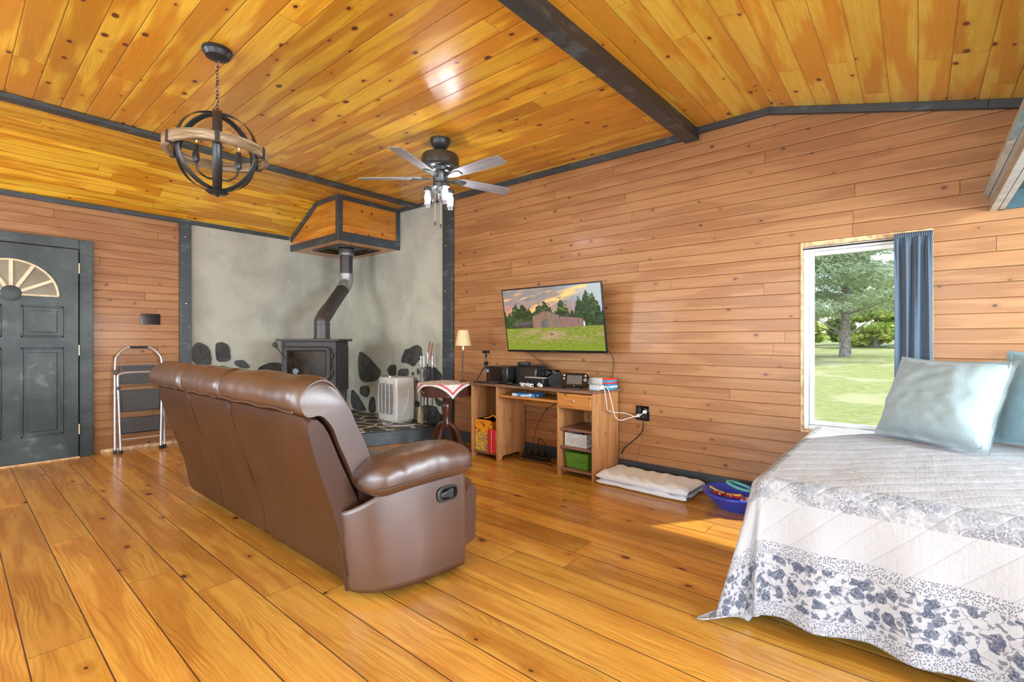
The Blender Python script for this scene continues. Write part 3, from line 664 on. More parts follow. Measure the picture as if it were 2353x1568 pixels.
obj('flue_plate', MB().box(ix0 - o_[0], ix1 - o_[0], iy0 - o_[1], iy1 - o_[1], .045, .055).box(ix0 - .03 - o_[0], ix0 - o_[0], iy0 - o_[1], iy1 - o_[1], .008, .03).box(ix1 - o_[0], ix1 + .03 - o_[0], iy0 - o_[1], iy1 - o_[1], .008, .03).box(ix0 - .03 - o_[0], ix1 + .03 - o_[0], iy0 - .03 - o_[1], iy0 - o_[1], .008, .03).box(ix0 - .03 - o_[0], ix1 + .03 - o_[0], iy1 - o_[1], iy1 + .03 - o_[1], .008, .03), M['metal_dark'], hd)
ft = MB()
def ad(m): ft.add(m.v, m.f)
ad(hb(HX1 - .02, HX1 + .01, HY0 - .01, HY1 - .013, 2.315, 2.42)); ad(hb(HX0 + .013, HX1 + .01, HY0 - .012, HY0 + .004, 2.315, 2.40))
ad(hb(HX1 - .05, HX1 + .012, HY0 - .014, HY0 + .045, 2.32, 2.838)); ad(hb(HX1 - .02, HX1 + .011, HY1 - .07, HY1 - .0135, 2.421, 2.838))
ad(hb(HX1 - .004, HX1 + .009, HY0, HY1 - .013, 2.79, 2.838)); ad(hb(-5.66, HX1, HY0 - .012, HY0 + .004, 2.795, 2.842))
ft.hexa([(p[0] - o_[0], p[1] - o_[1], p[2] - o_[2]) for p in ((HX0 + .013, HY0 - .012, 2.44), (-5.64, HY0 - .012, 2.785), (-5.64, HY0 + .004, 2.785), (HX0 + .013, HY0 + .004, 2.44), (HX0 + .013, HY0 - .012, 2.505), (-5.66, HY0 - .012, 2.842), (-5.66, HY0 + .004, 2.842), (HX0 + .013, HY0 + .004, 2.505))])
obj('black_trim', ft, M['black'], hd, bevel=.003)

# pipe
pa, pb = Vector((-5.70, 3.37, 0)), Vector((-5.37, 2.86, 0))
sp_ = thing('stove_pipe', 'black stove pipe with offset elbow rising from the stove into the hood', 'stove pipe', (pa.x, pa.y, 1.165))
q = lambda x, y, z: (x - pa.x, y - pa.y, z - 1.165)
lo = lambda t: pb.lerp(pa, t)
obj('lower_pipe', MB().lathe([(.098, 0), (.098, .014), (.088, .015), (.088, .17), (.092, .172), (.092, .18)], 28, (pb.x - pa.x, pb.y - pa.y, .002)), M['pipe'], sp_)
path = smoothpath([q(pb.x, pb.y, 1.34), q(pb.x, pb.y, 1.38), q(*lo(.09).xy, 1.44), q(*lo(.25).xy, 1.52)], 5)
obj('elbow', MB().tube(path, .086, 28), M['pipe'], sp_)
obj('slant_pipe', MB().tube([q(*lo(.2).xy, 1.495), q(*lo(.90).xy, 1.835)], .081, 28), M['pipe'], sp_)
path = smoothpath([q(*lo(.82).xy, 1.80), q(*lo(.95).xy, 1.87), q(pa.x, pa.y, 1.93), q(pa.x, pa.y, 2.02)], 5)
obj('silver_elbow', MB().tube(path, .0855, 28), M['foil'], sp_)['label'] = 'silver taped elbow'
obj('upper_pipe', MB().lathe([(.080, 2.0 - 1.165), (.080, 2.30 - 1.165)], 28), M['pipe'], sp_)
obj('pipe_collar', MB().lathe([(.098, 2.255 - 1.165), (.098, 2.33 - 1.165), (.093, 2.338 - 1.165)], 28), M['galv'], sp_)
dirc = (Vector((0, 0, 0)) - pb).normalized(); dirc.z = 0
mp = Matrix.Rotation(math.atan2(dirc.y, dirc.x), 3, 'Z') @ Matrix.Rotation(R(90), 3, 'Y')
dp = Vector(q(*lo(.12).xy, 1.44)) + dirc * .082
obj('damper_coil', MB().tube([dp + mp @ Vector((.028 * math.cos(a), .028 * math.sin(a), .006 + a * .001)) for a in [k * PI / 8 for k in range(30)]], .004, 6), M['chrome'], sp_)
obj('damper_pin', MB().tube([q(*lo(.55).xy, 1.70), Vector(q(*lo(.55).xy, 1.73)) + Vector((-.10, -.04, .03)), Vector(q(*lo(.55).xy, 1.76)) + Vector((-.13, -.05, .05))], .004, 6), M['chrome'], sp_)

# stove
st = thing('wood_stove', 'black cast wood stove with glass door on the corner hearth', 'wood stove', (-5.40, 2.80, .151), math.atan2(.647, .7625) + R(4))
obj('firebox', B(-.30, .30, -.24, .26, .43, .985), M['iron'], st, bevel=.006)
obj('top_plate', B(-.345, .345, -.285, .29, .985, 1.012), M['iron'], st, bevel=.004)
obj('stove_collar', MB().lathe([(.104, 1.012), (.104, 1.0138)], 24, (.02, .04, 0)), M['iron'], st)
def rrect(w, h, r, n=6):
    out = []
    for cx, cy, a0 in ((w - r, h - r, 0), (-w + r, h - r, 90), (-w + r, -h + r, 180), (w - r, -h + r, 270)):
        out += [(cx + r * math.cos(R(a0 + 90 * k / n)), cy + r * math.sin(R(a0 + 90 * k / n))) for k in range(n + 1)]
    return out
dz = .735
dorm = obj('stove_door', MB().tube([(x - .01, -.262, z + dz) for x, z in rrect(.235, .165, .03)], .030, 10, closed=True), M['iron'], st)
obj('door_back', B(-.24, .22, -.262, -.241, dz - .16, dz + .16), M['iron'], dorm)
obj('door_glass', B(-.215, .195, -.272, -.263, dz - .14, dz + .14), M['stove_glass'], dorm, smooth=False)
lf = [(.0, .045), (.012, .022), (.032, .03), (.026, .008), (.042, -.004), (.02, -.016), (.018, -.032), (-.018, -.032), (-.02, -.016), (-.042, -.004), (-.026, .008), (-.032, .03), (-.012, .022)]
obj('door_emblem', MB().prism([(a - .13, b + dz - .085) for a, b in lf], 'y', -.2745, -.2725), M['metal_fan'], dorm, smooth=False)
for z in (.635, .825): obj('hinge', MB().tube([(.262, -.262, z - .03), (.262, -.262, z + .03)], .011, 8).box(.24, .262, -.26, -.24, z - .015, z + .015), M['iron'], st)
hpth = smoothpath([(-.235, -.29, .79), (-.28, -.31, .86), (-.325, -.32, .93), (-.345, -.32, .975)], 5)
obj('door_handle', MB().tube(hpth, [.008] * 9 + [.013, .02, .027, .028, .026, .016, .006][:len(hpth) - 9], 10), M['iron'], st)
obj('side_shield', B(.301, .312, -.2, .24, .40, .93), M['iron'], st, bevel=.002)
obj('ash_lip', B(-.28, .28, -.30, -.24, .45, .47), M['iron'], st, bevel=.003)
for sx in (-1, 1):
    for sy in (-1, 1):
        obj('leg', MB().hexa([(sx * .27 - .022, sy * .20 - .022, 0), (sx * .27 + .022, sy * .20 - .022, 0), (sx * .27 + .022, sy * .20 + .022, 0), (sx * .27 - .022, sy * .20 + .022, 0), (sx * .26 - .035, sy * .20 - .035, .43), (sx * .26 + .035, sy * .20 - .035, .43), (sx * .26 + .035, sy * .20 + .035, .43), (sx * .26 - .035, sy * .20 + .035, .43)]), M['iron'], st, bevel=.006)

# white louvred heater
ht = thing('room_dehumidifier', 'white plastic dehumidifier with curved louvred front standing on the hearth', 'dehumidifier', (-4.945, 3.60, .151))
def hbody():
    pr = [(-.185, .01), (.185, .01), (.192, .10), (.195, .35), (.185, .52), (.165, .545), (-.165, .545), (-.185, .52), (-.195, .35), (-.192, .10)]
    return MB().prism(pr, 'y', -.13, .14)
bd = obj('body', hbody(), M['plastic_w'], ht, bevel=.018)
obj('base_feet', B(-.17, .17, -.10, .11, 0, .012), M['plastic_w'], ht)
obj('louvre_recess', B(-.155, .135, -.1315, -.128, .10, .47), M['plastic_m'], ht, smooth=False)
lv = MB()
for k in range(25):
    z = .105 + k * .0152
    pts = [(-.158 + .296 * t / 10, -.134 - .010 * math.sin(PI * t / 10), z - .008 * math.sin(PI * t / 10)) for t in range(11)]
    lv.tube(pts, .0036, 5)
for k in range(5):
    xx = -.155 + k * .0725; bow = (k - 2) * .012
    lv.tube([(xx + bow * math.sin(PI * t / 8) * .6, -.140 - .006 * math.sin(PI * (k + .5) / 5), .10 + .37 * t / 8) for t in range(9)], .0045, 5)
obj('louvres', lv, M['plastic_w'], ht)
obj('control_knob', MB().lathe([(.022, .545), (.02, .558), (.006, .56)], 16, (-.02, -.07, 0)), M['chrome'], ht)
obj('badge', MB().ball((-.02, -.1315, .487), .014, sc=(1.2, .3, .5)), M['chrome'], ht)
obj('power_cord', MB().tube(smoothpath([(.196, .05, .40), (.21, .02, .25), (.20, -.03, .12), (.16, -.16, .01), (.08, -.24, .005), (.18, -.28, .005), (.34, -.20, .005), (.42, -.10, .005), (.45, -.05, .015)], 6), .004, 6), M['white_cord'], ht)

# fire tools
FT = Vector((-4.405, 3.655, .151))
fs_ = thing('fire_tool_stand', 'black wrought iron fireplace tool stand beside the white dehumidifier', 'tool stand', FT)
obj('stand_base', MB().lathe([(.095, 0), (.09, .012), (.02, .02), (.012, .03)], 24), M['metal_dark'], fs_)
obj('stand_pole', MB().tube([(0, 0, .015), (0, 0, .72)], .009, 8), M['metal_dark'], fs_)
obj('stand_finial', MB().lathe([(.008, .71), (.014, .74), (.010, .77), (.014, .80), (.010, .83), (.012, .86), (.003, .88)], 12), M['galv'], fs_)
obj('hook_ring', MB().tube([(.085 * math.cos(a), .03 * math.sin(a), .66 + .02 * abs(math.sin(a * 1.0))) for a in [2 * PI * k / 20 for k in range(20)]], .006, 6, closed=True), M['metal_dark'], fs_)
def tool(name, label, cat, dx, dy, head):
    t = thing(name, label, cat, FT + Vector((dx, dy, 0)))
    obj('shaft', MB().tube([(0, 0, .10), (0, 0, .69)], .006, 8), M['metal_dark'], t)
    obj('twisted_grip', MB().lathe([(.007 + .005 * (k % 2), .67 + .018 * k) for k in range(9)], 10), M['galv'], t)
    hm, mt = head(); obj('head', hm, mt, t)
tool('fire_shovel', 'black fireplace shovel hanging on the right of the tool stand', 'shovel', .10, -.012, lambda: (MB().box(-.055, .055, -.006, .006, .03, .13).box(-.055, .055, -.035, -.006, .03, .038), M['metal_dark']))
tool('hearth_brush', 'hearth brush with pale straw bristles hanging on the left of the tool stand', 'brush', -.11, -.012, lambda: (MB().hexa([(-.045, -.012, .015), (.045, -.012, .015), (.045, .012, .015), (-.045, .012, .015), (-.02, -.012, .20), (.02, -.012, .20), (.02, .012, .20), (-.02, .012, .20)]), M['brush']))
tool('fire_poker', 'iron poker hanging in front of the tool stand', 'poker', .0, -.055, lambda: (MB().tube([(0, 0, .10), (0, 0, .02)], [.007, .002], 8).tube([(0, 0, .07), (.02, 0, .055), (.028, 0, .075)], .004, 6), M['metal_dark']))
for k, (a, lab) in enumerate(((0, 'roasting fork with red wooden handle, left one of the pair leaning on the tool stand'), (.028, 'roasting fork with red wooden handle, right one of the pair leaning on the tool stand'))):
    p0 = Vector((-.10 + a, -.05 + .01 * k, .004)); p1 = Vector((.015 + a * 1.3, .02 + .012 * k, .98 - .015 * k))
    t = thing('roasting_fork', lab, 'roasting fork', FT, 0, 'red handled roasting forks')
    m_ = p0.lerp(p1, .80)
    obj('rod', MB().tube([p0, m_], .003, 6), M['chrome'], t); obj('wooden_handle', MB().tube([m_, p1], .009, 10), M['redwood'], t)

# ------------------------------------------------------------------ round table, cloth, lamp
tb = thing('round_pedestal_table', 'dark mahogany round pedestal table with drawer apron beside the desk', 'table', (-3.69, 3.31, 0))
obj('table_top', MB().lathe([(.265, .685), (.28, .69), (.283, .70), (.28, .712)], 40), M['mahog'], tb)
ap = obj('apron', MB().lathe([(.262, .585), (.262, .685)], 40), M['mahog'], tb)
obj('drawer_pull', MB().tube([(-.075 + dx, -.263 , .635 + .012 * math.cos(dx * 80)) for dx in (-.04, -.02, 0, .02, .04)], .004, 6), M['brass'], ap)
obj('pedestal', MB().lathe([(.03, .25), (.045, .27), (.05, .30), (.032, .34), (.042, .40), (.052, .46), (.05, .50), (.03, .53), (.045, .56), (.06, .585)], 20), M['mahog'], tb)
for k in range(4):
    a = R(20 + 90 * k); pts = smoothpath([(0.03 * math.cos(a), .03 * math.sin(a), .30), (.10 * math.cos(a), .10 * math.sin(a), .25), (.17 * math.cos(a), .17 * math.sin(a), .12), (.24 * math.cos(a), .24 * math.sin(a), .035), (.27 * math.cos(a), .27 * math.sin(a), .018)], 4)
    obj('leg', MB().tube(pts, [.026 - .012 * i / (len(pts) - 1) for i in range(len(pts))], 8), M['mahog'], tb)
def cloth_mat():
    s = NT('embroidered_cloth'); U = s.sep(s.uv()); u, v = U[0], U[1]
    e = s.m('MINIMUM', s.m('MINIMUM', u, v), s.m('MINIMUM', s.m('SUBTRACT', 1.0, u), s.m('SUBTRACT', 1.0, v)))
    tri = s.m('ABSOLUTE', s.m('SINE', s.m('MULTIPLY', s.m('ADD', u, v), 120)))
    zz = s.m('MULTIPLY', s.range(e, .045, .05), s.m('LESS_THAN', e, s.m('MULTIPLY_ADD', tri, .03, .06)))
    c = s.mix(zz, (.80, .78, .76), (.62, .03, .06))
    V = s.vec(u, v, 0); n = s.voro(V, 9, dims='2D'); k = s.m('MULTIPLY', s.range(n['Distance'], .22, .28, 1, 0), s.range(e, .13, .16))
    c = s.mix(k, c, s.ramp(s.sep(n['Color'])[0], [(0, (.45, .05, .06)), (.4, (.32, .30, .05)), (.8, (.10, .22, .05))], 'CONSTANT'))
    s.set(color=c, rough=.85); return s.mat
M['cloth'] = cloth_mat()
def clothfn(u, v):
    # square cloth laid with one corner to the front, edges falling over the round top
    a = (u - .5) * .555; b = (v - .5) * .555
    x = (a - b) * .7071; y = (a + b) * .7071 - .035
    r = math.hypot(x, y); rim = .287
    if r <= rim: return (x, y, .7145 + .001 * math.sin(x * 40))
    t = r - rim; c, s_ = x / r, y / r; k = rim + .006 + .05 * t
    return (c * k, s_ * k, .7145 - t)
cl_ = obj('tablecloth', MB().grid(clothfn, 50, 50, uv=lambda u, v: (u, v)), M['cloth'], solid=.0015, loc=(-3.69, 3.31, 0))
cl_.rotation_euler.z = R(60)
tag(cl_, 'white square cloth with red zigzag edge and embroidered flowers on the round table', 'tablecloth')
lp = thing('table_lamp', 'slim table lamp with cream cone shade on the round table', 'lamp', (-3.60, 3.46, .717))
obj('lamp_foot', MB().lathe([(.045, 0), (.04, .008), (.012, .016), (.006, .03)], 20), M['mahog'], lp)
obj('lamp_stem', MB().tube(smoothpath([(0, 0, .01), (-.012, 0, .12), (-.016, 0, .22), (0, 0, .31)], 5), .004, 8), M['metal_dark'], lp)
obj('lamp_socket', MB().lathe([(.004, .305), (.012, .32), (.015, .345), (.010, .36), (.014, .375), (.014, .395)], 14).tube([(0, 0, .345), (-.03, 0, .348)], .004, 6), M['brass'], lp)
obj('lamp_shade', MB().lathe([(.083, .375), (.053, .535)], 32), M['lampshade'], lp, solid=.002)
obj('lamp_cord', MB().tube(smoothpath([(0, 0, .31), (.004, -.004, .2), (-.008, 0, .1), (.0, .0, .02), (.05, -.02, .004), (.10, .02, .004)], 5), .0025, 5), M['brown_cord'], lp)

# ------------------------------------------------------------------ desk
DX0, DX1, DY0, DY1 = -3.385, -1.99, 3.36, 3.775
dk = thing('computer_desk', 'knotty pine computer desk with open cubbies and one drawer against the plank wall', 'desk', ((DX0 + DX1) / 2, (DY0 + DY1) / 2, 0))
dc = Vector(((DX0 + DX1) / 2, (DY0 + DY1) / 2, 0))
def db(x0, x1, y0, y1, z0, z1): return B(x0 - dc.x, x1 - dc.x, y0 - dc.y, y1 - dc.y, z0, z1)
T = .018
PX = [DX0, -3.052, -2.348, DX1 - T]
tp = [(DX0 - .015, DY0 - .015), (DX1 + .0, DY0 - .015), (DX1 + .035, DY1 + .0), (DX1 + .035, DY1 + .01), (DX0 - .015, DY1 + .01)]
obj('desk_top', MB().prism([(a - dc.x, b - dc.y) for a, b in tp], 'z', .708, .73), M['desk_top'], dk, bevel=.003)
for i, x0 in enumerate(PX):
    a, b = DY0 - dc.y, DY1 - dc.y
    prof = [(a, 0), (a + .06, 0), (a + .085, .04), (b - .085, .04), (b - .06, 0), (b, 0), (b, .708), (a, .708)]
    obj('side_panel', MB().prism(prof, 'x', x0 - dc.x, x0 + T - dc.x), M['desk_y'], dk, bevel=.0015)
obj('back_rail', db(PX[1] + T, PX[2], DY1 - .03, DY1 - .012, .50, .70), M['desk_x'], dk)
obj('back_panel', db(PX[2] + T, PX[3], DY1 - .015, DY1 - .005, .05, .706), M['desk'], dk)
obj('back_panel', db(PX[0] + T, PX[1], DY1 - .015, DY1 - .005, .05, .706), M['desk'], dk)
ty = obj('keyboard_tray', db(PX[1] + T + .004, PX[2] - .004, DY0 + .005, DY1 - .05, .612, .632), M['desk_x'], dk, bevel=.0015)
for z, x0, x1 in ((.385, PX[2] + T, PX[3]), (.23, PX[2] + T, PX[3]), (.045, PX[2] + T, PX[3]), (.045, PX[0] + T, PX[1])):
    obj('shelf', db(x0, x1, DY0 + .02, DY1 - .016, z, z + T), M['desk_top'], dk, bevel=.0015)
dw = obj('drawer', db(PX[2] + T + .001, PX[3] - .001, DY0 - .012, DY0 + .006, .575, .700), M['desk_x'], dk, bevel=.004)
obj('drawer_box', db(PX[2] + T + .01, PX[3] - .01, DY0 + .006, DY1 - .03, .59, .69), M['desk_x'], dw)
kn = Vector(((PX[2] + PX[3]) / 2 + .01 - dc.x, DY0 - .012 - dc.y, .64))
obj('knob', MB().lathe([(.006, 0), (.005, .008), (.011, .014), (.012, .02), (.006, .024)], 14, kn, Matrix.Rotation(R(90), 3, 'X')), M['chrome'], dw)

# things on the desk
ZD = .7305
pc = thing('desktop_computer', 'black compact desktop computer lying at the left of the desk', 'computer', (-3.10, 3.56, ZD), R(4))
obj('case', B(-.13, .13, -.15, .15, 0, .165), M['plastic_k'], pc, bevel=.012)
obj('front_panel', B(-.115, .08, -.153, -.149, .012, .155), M['gloss_k'], pc, bevel=.002)
obj('blue_sticker', B(-.117, -.095, -.1545, -.1532, .105, .135), plain('sticker_blue', (.1, .35, .75), .4), pc)
obj('silver_trim_line', MB().box(-.088, -.086, -.1545, -.1530, .02, .14).box(-.088, .078, -.1545, -.1530, .018, .0205), M['chrome'], pc)
pr = thing('printer', 'black inkjet printer behind the game console on the desk', 'printer', (-2.83, 3.61, ZD), R(0))
obj('printer_body', MB().prism([(-.075, 0), (.14, 0), (.14, .10), (.10, .165), (-.06, .17), (-.075, .14)], 'x', -.135, .12), M['plastic_k'], pr, bevel=.012)
obj('output_tray', B(-.05, .10, -.088, -.076, .10, .112), M['plastic_m'], pr, bevel=.003)
obj('scanner_lid', B(-.13, .115, -.055, .095, .171, .178), M['plastic_m'], pr, bevel=.003)
pu_ = obj('round_speaker', MB().lathe([(.06, 0), (.063, .004), (.063, .024), (.058, .028), (.0, .029)], 32), M['plastic_m'], loc=(-2.90, 3.60, ZD + .1785))
tag(pu_, 'flat black round device lying on top of the printer', 'speaker')
kb = thing('keyboard', 'thin black computer keyboard at the left front of the desk', 'keyboard', (-3.19, 3.385, ZD), R(2))
obj('keyboard_base', B(-.14, .13, -.045, .018, 0, .012), M['plastic_m'], kb, bevel=.004)
ks = MB()
for r_ in range(4):
    for c_ in range(15): ks.box(-.134 + c_ * .0172, -.1195 + c_ * .0172, -.040 + r_ * .0142, -.0285 + r_ * .0142, .012, .016)
o = obj('keys', ks, M['plastic_k'], kb); o['kind'] = 'stuff'
gc = thing('game_console', 'long black game console on the desk in front of the printer', 'game console', (-2.66, 3.47, ZD), R(0))
obj('console_body', B(-.17, .125, -.06, .055, 0, .075), M['plastic_k'], gc, bevel=.006)
obj('disc_slot', B(-.05, .06, -.0612, -.0598, .045, .05), M['gloss_k'], gc)
obj('power_button', MB().lathe([(.012, 0), (.012, .002)], 16, (-.05, -.0602, .02), Matrix.Rotation(R(90), 3, 'X')), M['plastic_g'], gc)
ppr = obj('paper_sheet', B(-.11, .11, -.045, .04, 0, .003), M['plastic_w'], loc=(-2.65, 3.475, ZD + .0755)); tag(ppr, 'white folded paper lying on the black game console', 'paper')
for xx, lb in ((-2.67, 'left small black ball speaker at the back of the desk'), (-2.585, 'right small black ball speaker at the back of the desk')):
    s_ = thing('ball_speaker', lb, 'speaker', (xx, 3.70, ZD), R(-25), 'ball speakers on the desk')
    obj('speaker_foot', MB().lathe([(.03, 0), (.022, .01), (.015, .075)], 16), M['gloss_k'], s_)
    bs = obj('speaker_ball', MB().ball((0, 0, .105), .038, 20, 14), M['gloss_k'], s_)
    obj('speaker_cone', MB().lathe([(.022, .030), (.024, .037), (.004, .034)], 18, (0, 0, .105), Matrix.Rotation(R(90), 3, 'X')), M['galv'], s_)
# round black dish behind the game pad
gp2 = thing('disc_pad', 'black game controller standing upright left of the screen game pad', 'game controller', (-2.42, 3.49, ZD), R(8))
obj('pad_body', MB().prism([(a, b + .058) for a, b in rrect(.105, .056, .05, 6)], 'y', -.012, .014), M['plastic_k'], gp2, bevel=.006)
for p_ in ((.07, .085), (.085, .07), (.07, .055), (.055, .07)): obj('button', MB().ball((p_[0], -.0145, p_[1]), .006), M['plastic_g'], gp2)
obj('pad_cradle', B(-.06, .06, -.03, .03, 0, .012), M['plastic_k'], gp2, bevel=.003)
gp = thing('game_pad', 'black handheld game pad with grey screen propped on a cradle at the desk front', 'game controller', (-2.235, 3.455, ZD), R(10))
mt_ = Matrix.Rotation(R(-14), 3, 'X')
def tilt(mb, z=.014): mb.v = [tuple(mt_ @ Vector(v) + Vector((0, 0, z))) for v in mb.v]; return mb
obj('pad_body', tilt(MB().prism([(a, b + .062) for a, b in rrect(.128, .062, .045, 6)], 'y', -.012, .012)), M['gloss_k'], gp, bevel=.005)
obj('pad_screen', tilt(B(-.068, .068, -.0135, -.0118, .025, .102)), plain('screen_grey', (.12, .10, .10), .2), gp, smooth=False)
for p_ in ((.098, .075, .006), (.108, .065, .006), (.088, .065, .006), (.098, .055, .006), (.098, .10, .009), (-.098, .10, .009), (0, .012, .004)): obj('button', tilt(MB().ball((p_[0], -.014, p_[1]), p_[2])), M['plastic_g'], gp)
obj('direction_pad', tilt(MB().box(-.105, -.09, -.0155, -.012, .068, .074).box(-.1005, -.0945, -.0155, -.012, .062, .080)), M['plastic_g'], gp)
obj('pad_cradle', B(-.075, .06, -.03, .04, 0, .014), M['plastic_m'], gp, bevel=.003)
# white remotes
def remote(x, y, a, lab, tip=True):
    t = thing('motion_remote', lab, 'remote control', (x, y, ZD), R(a), 'white motion remotes')
    obj('remote_body', B(-.018, .018, -.045, .045, 0, .028), M['plastic_w'], t, bevel=.007)
    obj('remote_port', MB().box(-.010, .010, -.0462, -.0445, .008, .019), M['gloss_k'], t)
    for y_, r_ in ((-.03, .004), (.03, .005)): obj('button', MB().ball((0, y_, .028), r_), M['plastic_g'], t)
remote(-2.74, 3.378, 60, 'left white motion remote lying end-on at the desk front edge'); remote(-2.655, 3.374, 66, 'right white motion remote lying end-on at the desk front edge')
nk = thing('nunchuk_controller', 'white hand controller lying right of the two motion remotes', 'game controller', (-2.555, 3.385, ZD), R(60))
obj('grip', MB().tube(smoothpath([(0, -.05, .016), (0, -.01, .019), (0, .035, .016)], 4), [.010, .013, .016, .018, .019, .018, .015, .013, .010], 12), M['plastic_w'], nk)
obj('stick', MB().ball((0, .01, .036), .007), M['plastic_g'], nk)
ms = obj('black_mouse', MB().ball((0, 0, .012), .04, 16, 10, (1, .65, .4)), M['plastic_k'], loc=(-2.90, 3.375, ZD + .004)); tag(ms, 'small black mouse near the keyboard at the desk front', 'mouse')
cb = obj('black_headset', MB().tube([(.05 * math.cos(a), .022 * math.sin(a), .008) for a in [2 * PI * k / 20 for k in range(20)]], .0075, 8, closed=True).box(-.02, .015, -.01, .012, .004, .02), M['plastic_k'], loc=(-2.81, 3.375, ZD)); tag(cb, 'coiled black cable bundle between mouse and white remotes', 'cable')
# game cases
cm = {'red': plain('case_red', (.72, .05, .05), .35), 'cyan': plain('case_cyan', (.02, .40, .72), .35), 'white': M['plastic_w'], 'blue': plain('case_blue', (.02, .28, .60), .35)}
CASES = [('cyan', 'light blue-ended white game case, bottom of the stack'), ('white', 'all white game case, second from the bottom of the stack'), ('blue', 'blue-ended white game case just above the all white one'),
         ('red', 'red-ended white game case in the middle of the stack'), ('cyan', 'light blue-ended white game case, second from the top'), ('red', 'red-ended white game case, top of the stack')]
for k, (c_, lab) in enumerate(CASES):
    dx = (.008 if k in (0, 1) else 0)
    t = thing('game_case', lab + ' on the desk', 'game case', (-2.075 + dx, 3.66, ZD + .0152 * k), R(0), 'game cases stacked on the desk')
    obj('case_shell', B(-.10, .095, -.065, .065, .0002, .0148), M['plastic_w'], t, bevel=.002)
    obj('spine_print', MB().box(-.08, -.065, -.0656, -.0645, .004, .010).box(-.05 + .01 * (k % 2), .01 + .02 * (k % 3), -.0656, -.0645, .0055, .0085), M['plastic_g'], t)
    obj('coloured_end', B(.030, .0965, -.0668, .067, .0001, .0149), cm[c_], t, bevel=.0015)['label'] = c_ + ' end'
ad_ = thing('power_adapter', 'pale grey power adapters lying at the right end of the desk', 'power adapter', (-2.05, 3.50, ZD), R(0))
obj('adapter_body', B(-.045, .045, -.04, .04, 0, .045), M['plastic_g'], ad_, bevel=.006)
obj('adapter_plug', B(.046, .07, -.02, .02, .008, .038), M['plastic_w'], ad_, bevel=.004)
# webcam on tripod
wc = thing('webcam_tripod', 'small black tripod holding a webcam at the left end of the desk', 'tripod', (-3.345, 3.535, ZD))
obj('tripod_column', MB().tube([(0, 0, .14), (0, 0, .25)], .009, 10).box(-.016, .016, -.016, .016, .165, .20), M['plastic_k'], wc)
for a in (215, 15, 110):
    d = Vector((math.cos(R(a)), math.sin(R(a)), 0)); ln = .10 if a != 110 else .09
    obj('tripod_leg', MB().tube([Vector((0, 0, .17)), d * ln * .5 + Vector((0, 0, .09)), d * ln + Vector((0, 0, .004))], [.008, .006, .004], 8), M['plastic_m'], wc)
obj('tripod_head', MB().ball((0, 0, .262), .016), M['plastic_k'], wc)
wb = obj('webcam', MB().prism([(a, b + .298) for a, b in rrect(.045, .015, .013)], 'y', -.014, .012), M['plastic_k'], wc, bevel=.003)
obj('lens', MB().lathe([(.012, 0), (.012, .004), (.006, .005)], 14, (0, -.014, .298), Matrix.Rotation(R(90), 3, 'X')), M['gloss_k'], wb)
obj('webcam_cord', MB().tube(smoothpath([(.03, 0, .29), (.05, 0, .24), (.04, .01, .12), (.03, .05, .01), (.0, .12, .004)], 5), .002, 5), M['navy_cord'], wc)
# white cords to the outlet
ou = thing('wall_outlet', 'black double gang wall outlet on the plank wall right of the desk', 'outlet', (-1.775, YF, .53))
obj('face_plate', B(-.06, .06, -.008, 0, -.062, .062), M['gloss_k'], ou, bevel=.003)
obj('receptacle', MB().box(-.042, -.012, -.011, -.008, -.045, .045).box(.012, .042, -.011, -.008, -.045, .045), M['plastic_m'], ou, bevel=.001)
def cord(name, label, pts, r, mat, plug=None):
    t = thing(name, label, 'cable', pts[0]); o0 = Vector(pts[0])
    obj('cable', MB().tube(smoothpath([Vector(p) - o0 for p in pts], 6), r, 6), mat, t)
    if plug: obj('plug', MB().boxm(Vector(plug) - o0, (.022, .04, .026)), mat, t, bevel=.004)
cord('charger_cord', 'white charger cord looping off the desk to the upper socket', [(-2.00, 3.50, .775), (-1.965, 3.49, .74), (-1.95, 3.50, .62), (-1.955, 3.53, .565), (-1.94, 3.62, .54), (-1.88, 3.70, .53), (-1.80, 3.73, .505), (-1.745, 3.77, .545)], .0035, M['white_cord'], (-1.742, 3.768, .548))
cord('charger_cord', 'white charger cord sagging lower than the other to the lower socket', [(-2.00, 3.52, .77), (-1.96, 3.54, .74), (-1.94, 3.57, .62), (-1.93, 3.60, .52), (-1.91, 3.65, .475), (-1.86, 3.70, .49), (-1.80, 3.75, .513)], .0035, M['white_cord'], (-1.797, 3.768, .512))
cord('extension_cord', 'black power cord dropping from the outlet behind the desk', [(-1.757, 3.78, .50), (-1.745, 3.74, .46), (-1.76, 3.75, .38), (-1.85, 3.77, .29), (-1.93, 3.775, .22), (-1.965, 3.786, .16)], .005, M['navy_cord'], (-1.757, 3.775, .505))
